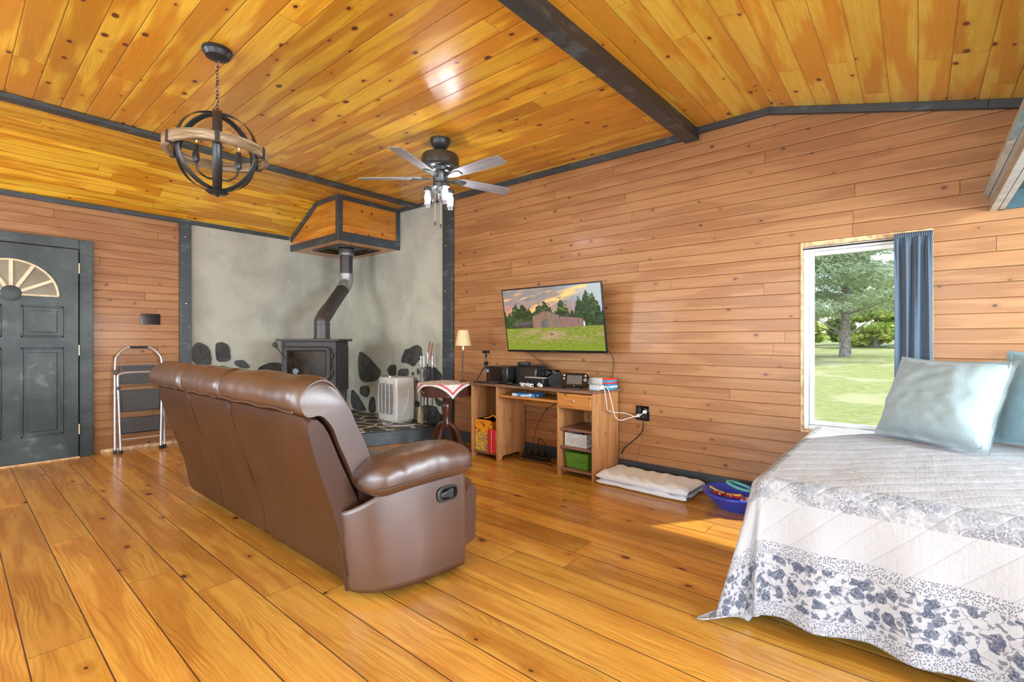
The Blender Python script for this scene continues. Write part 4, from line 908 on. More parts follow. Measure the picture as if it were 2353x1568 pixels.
# things in the desk
def noiseprint(name, stops, scale, seed=0):
    s = NT(name); p = s.obj(); n = s.noise(p, scale, 2, .5, 1.5); s.set(color=s.ramp(n, stops, 'CONSTANT'), rough=.35); return s.mat
bm_ = noiseprint('blue_white_print', [(0, (.02, .16, .50)), (.42, (.05, .30, .66)), (.5, (.75, .80, .86)), (.62, (.10, .42, .75))], 9)
bk = obj('magazine_folder', B(-.12, .12, -.10, .10, 0, .028), bm_, loc=(-2.76, 3.49, .6325), bevel=.004); bk.rotation_euler.z = R(4)
tag(bk, 'blue and white printed folder lying on the keyboard tray', 'folder')
def lattice(name, loc, w, d, h, mat, lab, dia=True):
    t = thing(name, lab, 'basket', loc)
    mb = MB().box(-w, w, -d, d, 0, .004)
    for zz in (.004, h): mb.tube([(-w, -d, zz), (w, -d, zz), (w, d, zz), (-w, d, zz)], .005, 6, closed=True)
    k = 13; step = 2 * w / k
    for i in range(-int(h / step) - 1, k + 1):
        for sg in (1, -1):
            a = Vector((-w + i * step, -d, .004)); b = Vector((-w + i * step + h, -d, h))
            ps = []
            for q_ in (a, b): ps.append(q_)
            lo_, hi_ = max(0, (-w - a.x) / (b.x - a.x)), min(1, (w - a.x) / (b.x - a.x))
            if lo_ >= hi_: continue
            p0, p1 = a.lerp(b, lo_), a.lerp(b, hi_)
            if sg < 0: p0.x, p1.x = -p0.x, -p1.x
            mb.tube([p0, p1], .0028, 4)
    for sx in (-w, w):
        kk = 9; st_ = 2 * d / kk
        for i in range(kk + 1): mb.tube([(sx, -d + i * st_, .004), (sx, -d + i * st_, h)], .0028, 4)
        for i in range(1, 8): mb.tube([(sx, -d, h * i / 8), (sx, d, h * i / 8)], .0028, 4)
    pass
    obj('basket_lattice', mb, mat, t); 
    obj('basket_handle', MB().box(-.045, .045, -d - .006, -d - .002, h - .025, h - .015), mat, t)
    return t
lattice('plastic_basket', (-2.20, 3.55, .2485), .105, .13, .105, M['plastic_w'], 'white lattice plastic basket on the middle shelf of the desk')
gb = thing('woven_basket', 'lime green woven plastic basket on the bottom shelf of the desk', 'basket', (-2.19, 3.55, .0635))
def weave():
    s = NT('green_weave'); p = s.sep(s.obj()); a = s.m('SINE', s.m('MULTIPLY', s.m('ADD', p[0], p[1]), 380)); b = s.m('SINE', s.m('MULTIPLY', p[2], 420)); w = s.m('MULTIPLY', a, b)
    s.set(color=s.mix(s.range(w, -.6, .6), (.06, .20, .01), (.20, .46, .04)), rough=.5); s.bump(w, .8, .004); return s.mat
M['green'] = weave()
w, d, h = .115, .14, .135
obj('basket_body', MB().hexa([(-w * .9, -d * .9, 0), (w * .9, -d * .9, 0), (w * .9, d * .9, 0), (-w * .9, d * .9, 0), (-w, -d, h), (w, -d, h), (w, d, h), (-w, d, h)]), M['green'], gb, bevel=.006)
obj('basket_rim', MB().tube([(-w, -d, h), (w, -d, h), (w, d, h), (-w, d, h)], .006, 8, closed=True), M['green'], gb)
obj('basket_handle', MB().tube([(.0, -d - .004, h * .62), (.05, -d - .006, h * .55), (.10, -d - .004, h * .55)], .006, 6), M['green'], gb)
def boxprint():
    s = NT('orange_comic_print'); p = s.sep(s.obj()); P = s.obj()
    n = s.noise(P, 16, 3, .6, 2.0); m2 = s.noise(P, 20, 3, .6, 2.5)
    base = s.mix(s.range(p[2], .10, .26), (.95, .68, .05), (.92, .36, .02))
    top = s.m('MULTIPLY', s.range(n, .56, .60), s.range(p[2], .15, .19)); c = s.mix(top, base, (.16, .04, .01))
    low = s.m('MULTIPLY', s.range(m2, .52, .55), s.range(p[2], .16, .20, 1, 0)); c = s.mix(low, c, (.06, .09, .28))
    hi = s.m('MULTIPLY', s.range(m2, .60, .63), s.range(p[2], .16, .20, 1, 0)); c = s.mix(hi, c, (.6, .65, .72)); s.set(color=c, rough=.3, coat=.3); return s.mat
ob = thing('storage_box', 'bright orange and yellow printed storage box in the left cubby of the desk', 'box', (-3.24, 3.52, .0635), R(0))
obj('box_body', B(-.115, .10, -.13, .13, 0, .30), boxprint(), ob, bevel=.002)
obj('box_rim', frame(-.117, .102, -.132, .132, .295, .305, .0).box(-.117, .102, -.132, -.125, .294, .306), M['orange'], ob)
rc_ = thing('lunch_case', 'red hard case standing in front of the orange box', 'case', (-3.108, 3.375, .0635))
obj('case_body', MB().prism([(a, b + .115) for a, b in rrect(.052, .113, .02)], 'y', -.06 + .045, .012), M['red'], rc_, bevel=.004)
obj('case_seam', B(-.003, .0, -.0165, -.0145, .01, .22), M['plastic_w'], rc_)
ty2 = thing('toy_blaster', 'navy and orange toy lying on top of the orange box', 'toy', (-3.17, 3.50, .3645))
obj('toy_body', MB().ball((.04, .0, .03), .035, 14, 10, (1.2, .8, .85)), M['navy_toy'], ty2)
obj('toy_strap', MB().tube(smoothpath([(-.12, -.05, .008), (-.06, -.04, .02), (0, -.045, .045), (.05, -.05, .02)], 4), .008, 6), M['orange'], ty2)
psr = thing('power_strip', 'black power strip and tangled cables on the floor beneath the desk', 'power strip', (-2.80, 3.66, 0), R(5))
obj('strip_body', B(-.15, .15, -.03, .03, 0, .04), M['plastic_k'], psr, bevel=.005)
for k in range(3): obj('plug', B(-.10 + k * .08, -.06 + k * .08, -.02, .02, .041, .085), M['plastic_k'], psr, bevel=.004)
obj('cable', MB().tube(smoothpath([(.02, 0, .08), (.06, -.04, .22), (.14, -.02, .12), (.20, -.06, .02), (.22, -.04, .015), (.23, -.02, .10)], 6), .004, 6).tube(smoothpath([(-.06, 0, .08), (-.02, .04, .30), (.08, .06, .48), (.2, .06, .55)], 6), .003, 6).tube(smoothpath([(-.2, -.06, .02), (-.1, -.10, .008), (.05, -.08, .006), (.25, -.12, .006)], 5), .004, 6), M['navy_cord'], psr)
mdm = obj('router', MB().box(-.09, .09, -.035, .035, 0, .11), M['plastic_m'], loc=(-2.45, 3.66, 0), bevel=.01); tag(mdm, 'dark plastic router box on the floor beneath the desk', 'router')

# ------------------------------------------------------------------ television
TVc = Vector((-2.548, 3.55, 1.338)); tvt = thing('television', 'flat television showing a barn at sunset, tilted on the plank wall above the desk', 'television', (TVc.x, 3.60, 1.036))
tl = Matrix.Rotation(R(9.5), 3, 'X')
def tvm(mb): mb.v = [tuple(tl @ Vector(v)) for v in mb.v]; return mb
TW, TH = .553, .612
obj('tv_back', tvm(B(-TW + .01, TW - .01, .006, .022, .005, TH - .005)), M['plastic_k'], tvt, bevel=.004)
obj('tv_electronics', tvm(B(-.38, .38, .02, .055, .02, .36)), M['plastic_k'], tvt, bevel=.01)
obj('bezel', tvm(frame(-TW, TW, -.006, .007, 0, TH, .013)), M['plastic_k'], tvt, bevel=.0015)
obj('chin', tvm(B(-TW + .012, TW - .012, -.006, .006, .0005, .021)), M['plastic_k'], tvt)
obj('maker_badge', tvm(B(-.03, .03, -.0075, -.006, .003, .011)), M['chrome'], tvt)
mnt = MB().box(-.20, .20, .165, .199, .10, .45).boxm((0, .11, .27), (.05, .14, .05)).boxm((0, .02, .28), (.30, .02, .22))
obj('wall_bracket', mnt, M['metal_dark'], tvt)
def ns(x, y, z=0): return noise.noise((x, y, z))
def fb(x, y, z=0): return ns(x, y, z) + .5 * ns(x * 2, y * 2, z + 3) + .25 * ns(x * 4, y * 4, z + 7)
def lerp(a, b, t): t = max(0, min(1, t)); return tuple(x + (y - x) * t for x, y in zip(a, b))
def inpoly(x, y, p):
    c = False
    for i in range(len(p)):
        (x1, y1), (x2, y2) = p[i - 1], p[i]
        if (y1 > y) != (y2 > y) and x < (x2 - x1) * (y - y1) / (y2 - y1) + x1: c = not c
    return c
POLYS = [([(.10, .355), (.30, .365), (.30, .42), (.12, .40)], (.07, .05, .025)), ([(.09, .41), (.13, .46), (.305, .468), (.30, .42), (.10, .405)], (.10, .085, .10)),
         ([(.31, .36), (.40, .36), (.40, .49), (.31, .52)], (.30, .165, .125)), ([(.31, .52), (.31, .545), (.45, .63), (.47, .61), (.47, .50), (.37, .47)], (.26, .15, .10)),
         ([(.305, .545), (.44, .645), (.46, .64), (.33, .55)], (.10, .07, .07)), ([(.40, .36), (.47, .36), (.465, .50), (.40, .46)], (.13, .125, .13)),
         ([(.36, .47), (.46, .53), (.46, .50), (.38, .455)], (.33, .19, .11)), ([(.465, .36), (.595, .36), (.59, .55), (.47, .63)], (.24, .17, .125)),
         ([(.455, .645), (.61, .55), (.86, .505), (.86, .495), (.60, .535), (.45, .63)], (.035, .03, .04)), ([(.595, .36), (.82, .375), (.82, .495), (.595, .54)], (.27, .15, .12)),
         ([(.60, .365), (.68, .37), (.65, .43), (.60, .44)], (.17, .085, .075)), ([(.60, .445), (.655, .448), (.655, .515), (.60, .515)], (.10, .16, .14)), ([(.33, .40), (.35, .40), (.35, .47), (.33, .47)], (.02, .03, .03)),
         ([(.80, .375), (.835, .377), (.835, .44), (.825, .455), (.805, .45)], (.75, .74, .76))]
def pix(x, y):
    hz = .355 + .03 * x
    tree = max(hh - (abs((x - cx) / ww) ** 1.7) * .30 for cx, ww, hh in ((-.02, .09, .66), (.06, .07, .62), (.13, .08, .76), (.21, .09, .75), (.28, .07, .68), (.335, .06, .62), (.39, .08, .75), (.45, .08, .78), (.50, .06, .70), (.56, .05, .62), (.615, .06, .80), (.66, .06, .70), (.72, .07, .60), (.79, .06, .80), (.86, .06, .89), (.91, .07, .86), (.955, .05, .74), (1.0, .05, .62)))
    tree += .045 * fb(x * 34, y * 24) + .03 * ns(x * 90, y * 60, 3)
    for p, c in POLYS:
        if inpoly(x, y, p):
            k = .85 + .3 * (ns(x * 120, y * 4) > 0) * .6; return tuple(q * k for q in c)
    if y < hz:
        g = fb(x * 30, y * 60); c = lerp((.11, .18, .012), (.34, .34, .05), .5 + g * .7)
        d = fb(x * 5 + 3, y * 9 + 2) - abs(y - .24) * 5 - abs(x - .5) * 1.3 + .62
        c = lerp(c, (.42, .29, .15), d * 1.8 * (.6 + g * .5))
        if y < .10: c = lerp(c, (.18, .28, .01), .4)
        if (x - .50) ** 2 * .4 + (y - .255) ** 2 < .00012: c = (.03, .03, .03)
        return c
    if y < tree:
        t = fb(x * 28, y * 26, 2); e = fb(x * 7, y * 7, 5)
        c = lerp((.006, .014, .004), (.05, .105, .022), .42 + t * .6 + e * .3)
        q = ns(x * 11, y * 13, 8); c = lerp(c, (.16, .24, .04), (q - .12) * 2.2 * (.4 + t))
        return c
    a = fb(x * 3.0 + y * 1.2, y * 9 - x * 3.5); b = fb(x * 8 + 4, y * 22 - x * 6, 4)
    c = lerp((.19, .21, .23), (.34, .25, .21), .5 + a)
    c = lerp(c, (.42, .48, .50), (x - .62) * 3.0 + (y - .80) * 1.5)
    st = 1 - abs((y - (.70 + (x - .40) * .62)) / .085); c = lerp(c, (1.0, .62, .18), max(0, st) * (.9 + 1.6 * b) * (x < .88))
    c = lerp(c, (.95, .30, .12), max(0, .80 - y) * 3.2 * (1 - x * 1.1) * (.9 + b * 1.6))
    c = lerp(c, (.9, .45, .18), (b - .05) * 2.2 * (1 - x) * (y > .78))
    return c
NXp, NYp = 400, 224
sm = MB(); wpx, hpx = 2 * (TW - .013), TH - .034
for j in range(NYp + 1):
    for i in range(NXp + 1): sm.v.append((-TW + .013 + wpx * i / NXp, -.0065, .021 + hpx * j / NYp))
sm = tvm(sm)
sm.f = [(j * (NXp + 1) + i, j * (NXp + 1) + i + 1, (j + 1) * (NXp + 1) + i + 1, (j + 1) * (NXp + 1) + i) for j in range(NYp) for i in range(NXp)]
s = NT('tv_picture'); at = s.n.new('ShaderNodeAttribute'); at.attribute_name = 'picture'
s.set(color=(.01, .01, .01), emit=at.outputs['Color'], es=.60, rough=.25)
scr = obj('screen', sm, s.mat, tvt, smooth=False)
ca = scr.data.color_attributes.new('picture', 'FLOAT_COLOR', 'CORNER')
buf = []
for j in range(NYp):
    for i in range(NXp):
        c = pix((i + .5) / NXp, (j + .5) / NYp); buf += [max(0, c[0]), max(0, c[1]), max(0, c[2]), 1] * 4
ca.data.foreach_set('color', buf)
obj('hanging_cable', MB().tube([p - Vector((TVc.x, 3.60, 1.036)) for p in smoothpath([(-2.95, 3.64, 1.06), (-2.85, 3.76, .95), (-2.74, 3.78, .87), (-2.66, 3.76, .80)], 6)], .003, 6), M['navy_cord'], tvt)
obj('hanging_cable', MB().tube([p - Vector((TVc.x, 3.60, 1.036)) for p in smoothpath([(-2.90, 3.64, 1.06), (-2.78, 3.76, .93), (-2.64, 3.78, .85), (-2.60, 3.76, .81)], 6)], .002, 6), M['navy_cord'], tvt)
obj('hanging_cable', MB().tube([p - Vector((TVc.x, 3.60, 1.036)) for p in smoothpath([(-2.02, 3.64, 1.06), (-2.03, 3.76, .98), (-2.06, 3.785, .80), (-2.07, 3.785, .735)], 6)], .004, 6), M['brown_cord'], tvt)

# ------------------------------------------------------------------ blanket and basin on the floor
bl = thing('folded_blanket', 'white folded blanket lying on the floor right of the desk', 'blanket', (-1.60, 3.53, 0), R(-1))
def blf(z0, th, w, d, sd):
    def f(u, v):
        a = 2 * PI * u; ex = .42
        cy = math.copysign(abs(math.cos(a)) ** ex, math.cos(a)); cz = math.copysign(abs(math.sin(a)) ** .7, math.sin(a))
        t = v * 2 - 1; end = (1 - abs(t) ** 14) ** .5 if abs(t) < 1 else 0
        x = t * w + .012 * noise.noise((cy * 3, sd, 0)); y = cy * d * (.97 + .03 * end) + .016 * noise.noise((t * 3, sd, 1))
        z = z0 + th * (.5 + .5 * cz * (.25 + .75 * end)) * (1 + .18 * noise.noise((t * 4, cy * 3, sd))) + (.014 * noise.noise((t * 5 + cy * 2, cy * 2, sd)) if cz > 0 else 0)
        return (x, y, max(z, z0 * .0 + .001))
    return f
obj('lower_fold', MB().grid(blf(0, .042, .365, .185, 3), 48, 60, cu=True), M['white_blanket'], bl)
obj('upper_fold', MB().grid(blf(.032, .062, .372, .178, 8), 48, 60, cu=True), M['white_blanket'], bl)
bs_ = thing('plastic_basin', 'round blue plastic basin on the floor beside the bed', 'basin', (-.945, 3.50, 0))
obj('basin_body', MB().lathe([(.10, .004), (.12, .01), (.165, .06), (.205, .105), (.215, .110), (.222, .106), (.222, .098), (.212, .092), (.17, .045), (.125, 0), (.0, 0)], 48), M['basin'], bs_)
obj('basin_floor', MB().lathe([(.0, .006), (.12, .012), (.0, .014)], 32), M['basin'], bs_)
t = thing('toy_ribbon', 'mint green hoop lying in the blue basin', 'toy', (-.95, 3.57, .07)); obj('hoop', MB().tube([(.08 * math.cos(a), .05 * math.sin(a), .02 + .035 * math.sin(a * .5) ** 2 + .02) for a in [2 * PI * k / 30 for k in range(30)]], .010, 8, closed=True), M['mint'], t)
t = thing('braided_rope', 'yellow braided rope toy across the blue basin', 'toy', (-.98, 3.42, .075)); obj('rope', MB().tube([(-.13 + .22 * k / 20, .03 - .07 * k / 20, .045 + .004 * (k % 2) - .02 * math.sin(PI * k / 20)) for k in range(21)], .008, 8), M['yellow'], t)
obj('red_fringe', MB().tube([(-.09 + .2 * k / 30 + .012 * math.sin(k * 2.3), -.02 + .03 * math.sin(k * 1.7), .028 + .01 * math.sin(k * 3.1)) for k in range(31)], .006, 6), M['red'], t)
t = thing('cotton_rag', 'crumpled white rag in the blue basin', 'rag', (-.86, 3.47, .03)); obj('rag', MB().grid(lambda u, v: ((.06 * math.cos(u * 2 * PI) * math.sin(v * PI) * (1 + .25 * noise.noise((math.cos(u * 2 * PI) * 2, math.sin(u * 2 * PI) * 2, v * 4)))), 0.05 * math.sin(u * 2 * PI) * math.sin(v * PI), .03 - .03 * math.cos(v * PI) * (1 + .2 * math.sin(u * 12))), 28, 14, cu=True), M['white_blanket'], t)

# ------------------------------------------------------------------ bed
BX0, BX1, BY0, BY1, BZ = -.53, 1.52, 2.13, 3.70, .575
bd_ = thing('bed', 'low bed with dark base in the right corner beneath the window', 'bed', (.53, 2.9, 0))
def bb(x0, x1, y0, y1, z0, z1): return B(x0 - .53, x1 - .53, y0 - 2.9, y1 - 2.9, z0, z1)
obj('box_spring', bb(BX0 + .04, BX1, BY0 + .04, BY1 - .02, .13, .33), M['boxspring'], bd_, bevel=.01)
obj('mattress', bb(BX0 + .02, BX1, BY0 + .02, BY1 - .01, .332, .565), M['mattress'], bd_, bevel=.04)
for x in (BX0 + .1, BX1 - .1):
    for y in (BY0 + .1, BY1 - .1): obj('leg', MB().lathe([(.022, 0), (.028, .13)], 12, (x - .53, y - 2.9, 0)), M['plastic_k'], bd_)
DROP = .50; RC = .055; SX, SY = (BX1 - BX0), (BY1 - BY0)
def over(s, drop_z0):
    # s = distance past the mattress edge along the cloth -> (outward, down)
    q = RC * PI / 2
    if s <= 0: return (0, 0)
    if s < q: a = s / RC; return (RC * math.sin(a), RC * (1 - math.cos(a)))
    return (RC, RC + s - q)
def sheet(u, v):
    a = -DROP + u * (SX + DROP)      # along x, a<0 hangs on the left
    b = -DROP + v * (SY + DROP)      # along y, b<0 hangs at the front
    pa = max(0, -(a - RC)); pb = max(0, -(b - RC)); s = math.hypot(pa, pb)
    ax = max(a, RC); by = max(b, RC)
    wr = .010 * noise.noise((a * 2.2, b * 2.2, 2)) + .005 * noise.noise((a * 6, b * 9, 5)) + .0016 * noise.noise((a * 22, b * 22, 5))
    z = BZ + wr + .008
    if s == 0: return (BX0 + ax, BY0 + by, z)
    dx, dy = -pa / s, -pb / s
    o, d = over(s, 0)
    ang = math.atan2(pb, pa)
    corner = math.sin(2 * ang) if pa > 0 and pb > 0 else 0
    hang = max(0, d - RC) / .45
    alng = (b if pa > pb else a)
    fold = (.016 * math.sin(alng * 9.5 + .6) + .034 * math.sin(alng * 25 + 1.2 + 1.2 * noise.noise((alng * 2, 0, 0)))) * hang * (.6 + .7 * abs(noise.noise((alng * 3, 4, 0))))
    if corner > 0: fold = fold * (1 - corner) + .045 * math.sin(ang * 9 + .4) * hang * corner + .07 * hang * corner
    o2 = o + fold + .035 * hang
    zmin = .012 + .012 * (math.sin(ang * 14) + 1)
    zz = BZ + .008 + wr * (1 - min(1, hang)) - d
    if zz < zmin: o2 += (zmin - zz) * .10; zz = zmin
    # raise of the hem: slow wave along the front
    return (BX0 + ax + dx * o2, BY0 + by + dy * o2, zz)
cv = obj('bedspread', MB().grid(sheet, 300, 280, uv=lambda u, v: (u * (SX + DROP), v * (SY + DROP))), M['quilt'], solid=.006)
tag(cv, 'white and blue floral quilted bedspread draped over the bed', 'bedspread')
def cushion(name, label, loc, rz, lean, w, h, t, mat, roll=0, sd=0):
    root = thing(name, label, 'pillow', loc, rz)
    def f(side):
        def g(u, v):
            x = u * 2 - 1; y = v * 2 - 1
            k = max(0, (1 - abs(x / .93) ** 3.2)) ** .55 * max(0, (1 - abs(y / .93) ** 3.2)) ** .55 if abs(x) < .93 and abs(y) < .93 else 0
            th = t * k + .004
            th *= 1 + .14 * noise.noise((x * 2 + sd, y * 2, 1)) + .09 * noise.noise((x * 4 + sd + y * 2, y * 5 - x * 2, 1))
            px = x * w * (1 - .045 * (1 - y * y)) * (1 + .0 * y); pz = y * h * (1 - .05 * (1 - x * x)) - .035 * h * (1 - x * x) * (y > 0)
            wv = .012 * noise.noise((x * 3, y * 3, sd + 9)) * (abs(x) > .9 or abs(y) > .9)
            return (px, side * th + wv, pz + h)
        return g
    mb = MB().grid(f(-1), 48, 48).grid(f(1), 48, 48)
    m = Matrix.Rotation(R(-lean), 3, 'X') @ Matrix.Rotation(R(roll), 3, 'Y')
    mb.v = [tuple(m @ Vector(p)) for p in mb.v]
    zmin = min(p[2] for p in mb.v); mb.v = [(p[0], p[1], p[2] - zmin) for p in mb.v]
    o = obj('pillow_cover', mb, mat, root, angle=80)
    sg = MB(); 
    loop = [(x * .92 * w, -.011 - .004, (y * .92) * h + h) for x, y in ([(k / 12 - 1, -1) for k in range(0, 24)] + [(1, k / 12 - 1) for k in range(0, 24)] + [(1 - k / 12, 1) for k in range(0, 24)] + [(-1, 1 - k / 12) for k in range(0, 24)])]
    loop = [(p[0] * (1 - .045 * (1 - ((p[2] - h) / h) ** 2)), p[1], (p[2] - h) * (1 - .05 * (1 - (p[0] / w) ** 2)) - (.035 * h * (1 - (p[0] / w) ** 2) if p[2] > h else 0) + h) for p in loop]
    lv_ = [tuple(m @ Vector(p)) for p in loop]; lv_ = [(p[0], p[1], p[2] - zmin) for p in lv_]
    obj('piped_seam', MB().tube(lv_, .0025, 5, closed=True), mat, root)
    return root
cushion('square_pillow', 'large pale aqua square pillow leaning upright at the window side of the bed', (.03, 3.35, BZ + .022), R(-38), 24, .285, .245, .125, M['pillow'], sd=1)
cushion('square_pillow', 'second aqua pillow mostly hidden behind the large pale one', (.56, 3.45, BZ + .022), R(-34), 14, .31, .252, .085, M['pillow2'], sd=5)

# ------------------------------------------------------------------ wall shelf top right
sh = thing('overhead_cabinet', 'pewter-edged overhead cabinet with open dark underside at the right edge', 'cabinet', (.8, 2.4, 1.87))
sx0, sx1, sy0, sy1 = .305 - .8, 1.0, .95 - 2.4, YF - 2.4
obj('side_board', B(sx0, sx0 + .035, sy0, sy1, 0, .12), M['pewter'], sh, bevel=.003)
obj('crown_moulding', MB().prism([(sx0 - .001, .085), (sx0 - .022, .10), (sx0 - .026, .115), (sx0 - .018, .128), (sx0 + .03, .132), (sx0 + .03, .1201), (sx0 - .001, .1201)], 'y', sy0 - .003, sy1), M['pewter'], sh, bevel=.002)
obj('front_board', B(sx0 + .036, sx1, sy0, sy0 + .03, 0, .12), M['pewter'], sh, bevel=.003)
obj('bottom_rim', B(sx0 + .036, sx0 + .06, sy0 + .03, sy1, .0, .012), M['pewter'], sh)
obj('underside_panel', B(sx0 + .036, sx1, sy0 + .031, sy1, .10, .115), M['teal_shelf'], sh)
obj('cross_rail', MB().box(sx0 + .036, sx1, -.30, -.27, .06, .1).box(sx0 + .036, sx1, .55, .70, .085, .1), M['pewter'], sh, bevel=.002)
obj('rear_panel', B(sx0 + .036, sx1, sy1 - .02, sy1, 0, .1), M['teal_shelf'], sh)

# ------------------------------------------------------------------ left wall: switch plate, step ladder
sw = thing('switch_plate', 'glossy black switch plate on the left plank wall above the step ladder', 'switch plate', (XL, 1.415, 1.375))
obj('cover_plate', B(0, .007, -.087, .087, -.058, .058), M['gloss_k'], sw, bevel=.002)
for k in range(3): obj('toggle', B(.007, .012, -.060 + k * .046, -.032 + k * .046, -.033, .033), M['gloss_k'], sw, bevel=.002)
ld = thing('step_ladder', 'folded aluminium step ladder with three ribbed black steps leaning on the left wall', 'step ladder', (-6.20, 1.30, 0), R(90 - 4))
# local x along the wall, local -y out into the room
w = .195
def LX(z, y0=0.0): return y0 + .09 * z / 1.08
rail = MB().tube(smoothpath([(-w - .01, -.03, .03), (-w - .008, .0, .5), (-w, .05, .90), (-w + .02, .06, .99), (-w + .08, .07, 1.06), (-w + .12, .07, 1.075)], 4), .012, 8)
rail.tube(smoothpath([(w + .01, -.03, .03), (w + .008, .0, .5), (w, .05, .90), (w - .02, .06, .99), (w - .08, .07, 1.06), (w - .12, .07, 1.075)], 4), .012, 8)
obj('rear_frame', rail, M['steel'], ld)
obj('hand_grip', MB().tube([(-w + .12, .07, 1.075), (w - .12, .07, 1.075)], .0135, 10), M['plastic_m'], ld)
fr = MB().tube(smoothpath([(-w + .03, -.07, .03), (-w + .018, -.045, .5), (-w + .012, -.02, .76), (-w + .03, -.015, .80), (-w + .08, -.015, .815), (0, -.015, .817), (w - .08, -.015, .815), (w - .03, -.015, .80), (w - .012, -.02, .76), (w - .018, -.045, .5), (w - .03, -.07, .03)], 4), .011, 8)
obj('front_frame', fr, M['steel'], ld)
obj('cross_bar', MB().tube([(-w + .03, -.062, .14), (w - .03, -.062, .14)], .007, 8).tube([(-w, -.01, .33), (w, -.01, .33)], .006, 8).tube([(-w, .0, .56), (w, .0, .56)], .006, 8), M['steel'], ld)
for z0, z1, y in ((.70, .885, -.004), (.42, .63, -.022), (.20, .35, -.05)):
    so = obj('step', MB().box(-w + .035, w - .035, y - .012, y + .004, z0, z1), M['tread'], ld, bevel=.008)
    obj('step_rim', frame(-w + .03, w - .03, y - .006, y + .01, z0 - .006, z1 + .006, .008), M['plastic_k'], so)
for sx in (-1, 1):
    obj('foot', MB().boxm((sx * (w + .01), -.03, .018), (.034, .034, .036)), M['plastic_k'], ld, bevel=.004)
    obj('foot', MB().boxm((sx * (w - .03), -.07, .018), (.034, .034, .036)), M['plastic_k'], ld, bevel=.004)
    obj('joint', MB().boxm((sx * w, .035, .82), (.032, .03, .05)).boxm((sx * (w - .016), -.03, .66), (.03, .03, .035)), M['plastic_k'], ld, bevel=.004)

# ------------------------------------------------------------------ chandelier
CH = Vector((-3.065, 1.00, ztop(-3.065)))
ch = thing('orb_chandelier', 'black iron orb chandelier with a weathered wood ring hanging from the ceiling', 'chandelier', CH)
obj('canopy', MB().lathe([(.075, 0), (.078, -.008), (.070, -.014), (.074, -.022), (.060, -.045), (.02, -.058), (.004, -.06)], 32), M['metal_dark'], ch)
cz = 2.222 - CH.z; rO = .226
n = 15; z0, z1 = -.06, cz + rO + .005
for k in range(n):
    zc = z0 + (z1 - z0) * (k + .5) / n; a = (k % 2) * PI / 2 + .3; hl = abs(z1 - z0) / n * .62
    obj('chain_link', MB().tube([(.0075 * math.cos(t_) * math.cos(a), .0075 * math.cos(t_) * math.sin(a), zc + hl * math.sin(t_)) for t_ in [2 * PI * i / 12 for i in range(12)]], .0022, 5, closed=True), M['metal_dark'], ch)
obj('chain_cord', MB().tube([(.008 * math.sin(k * 1.1), .008 * math.cos(k * 1.1), z0 + (z1 - z0) * k / 24) for k in range(25)], .003, 5), plain('copper_cord', (.45, .25, .15), .4), ch)
def hoop(rot, ry, width=.032, th=.003, r=rO):
    mb = MB()
    def g(u, v):
        a = u * 2 * PI; k = r
        return Matrix.Rotation(rot, 3, 'Z') @ Vector((k * math.cos(a), (v - .5) * width, k * math.sin(a) * ry)) + Vector((0, 0, cz))
    return mb.grid(g, 72, 2, cu=True)
# one hoop seen edge-on toward the camera, the others turned
for k, a in enumerate((183.9, 243.9, 123.9)):
    obj('iron_band', hoop(R(a - 22), 1.0, .046, r=rO - .005 * k), M['metal_dark'], ch, solid=.003)
def ringf(u, v):
    a = u * 2 * PI; pr_ = [(.238, -.027), (.262, -.027), (.262, .027), (.238, .027), (.238, -.027)]
    k = min(4, int(round(v * 4))); r_, z_ = pr_[k]; return (r_ * math.cos(a), r_ * math.sin(a), z_ + cz)
rg = obj('wood_ring', MB().grid(ringf, 96, 5, cu=True), M['ring'], ch)
for k in range(6):
    a = R(161.9 + 60 * k); m = Matrix.Rotation(a, 3, 'Z')
    obj('ring_clip', MB().boxm(m @ Vector((.248, 0, 0)) + Vector((0, 0, cz)), (.034, .022, .060), m), M['metal_dark'], ch)
obj('bottom_hub', MB().lathe([(.045, -.012), (.058, -.002), (.05, .004), (.006, .01)], 24, (0, 0, cz - rO)).lathe([(.004, -.03), (.012, -.022), (.006, -.01)], 12, (0, 0, cz - rO)), M['metal_dark'], ch)
obj('centre_stem', MB().tube([(0, 0, cz - rO), (0, 0, cz - rO + .12)], .009, 10).lathe([(.012, .03), (.022, .05), (.022, .08), (.012, .095)], 14, (0, 0, cz - rO)), M['metal_dark'], ch)
for k in range(3):
    a = R(40.3 + 3 + 120 * k); m = Matrix.Rotation(a, 3, 'Z'); b0 = cz - rO + .07
    arm = smoothpath([(.01, 0, b0), (.06, 0, b0 - .005), (.105, 0, b0 + .02), (.118, 0, b0 + .07)], 5)
    am = obj('candle_arm', MB().tube([m @ Vector(p) for p in arm], .0055, 8), M['metal_dark'], ch)
    e = m @ Vector((.118, 0, b0 + .07))
    obj('candle_sleeve', MB().lathe([(.010, -.01), (.017, .0), (.017, .04), (.014, .045), (.014, .085)], 14, e), M['metal_dark'], am)
    obj('bulb', MB().lathe([(.008, .085), (.012, .10), (.019, .125), (.016, .148), (.006, .160)], 14, e), M['jar'], am)
    obj('filament', MB().tube([e + Vector((.005 * math.cos(q_), .005 * math.sin(q_), .102 + .005 * q_ / 1.0)) for q_ in [j * .6 for j in range(12)]], .0018, 5), M['filament'], am)

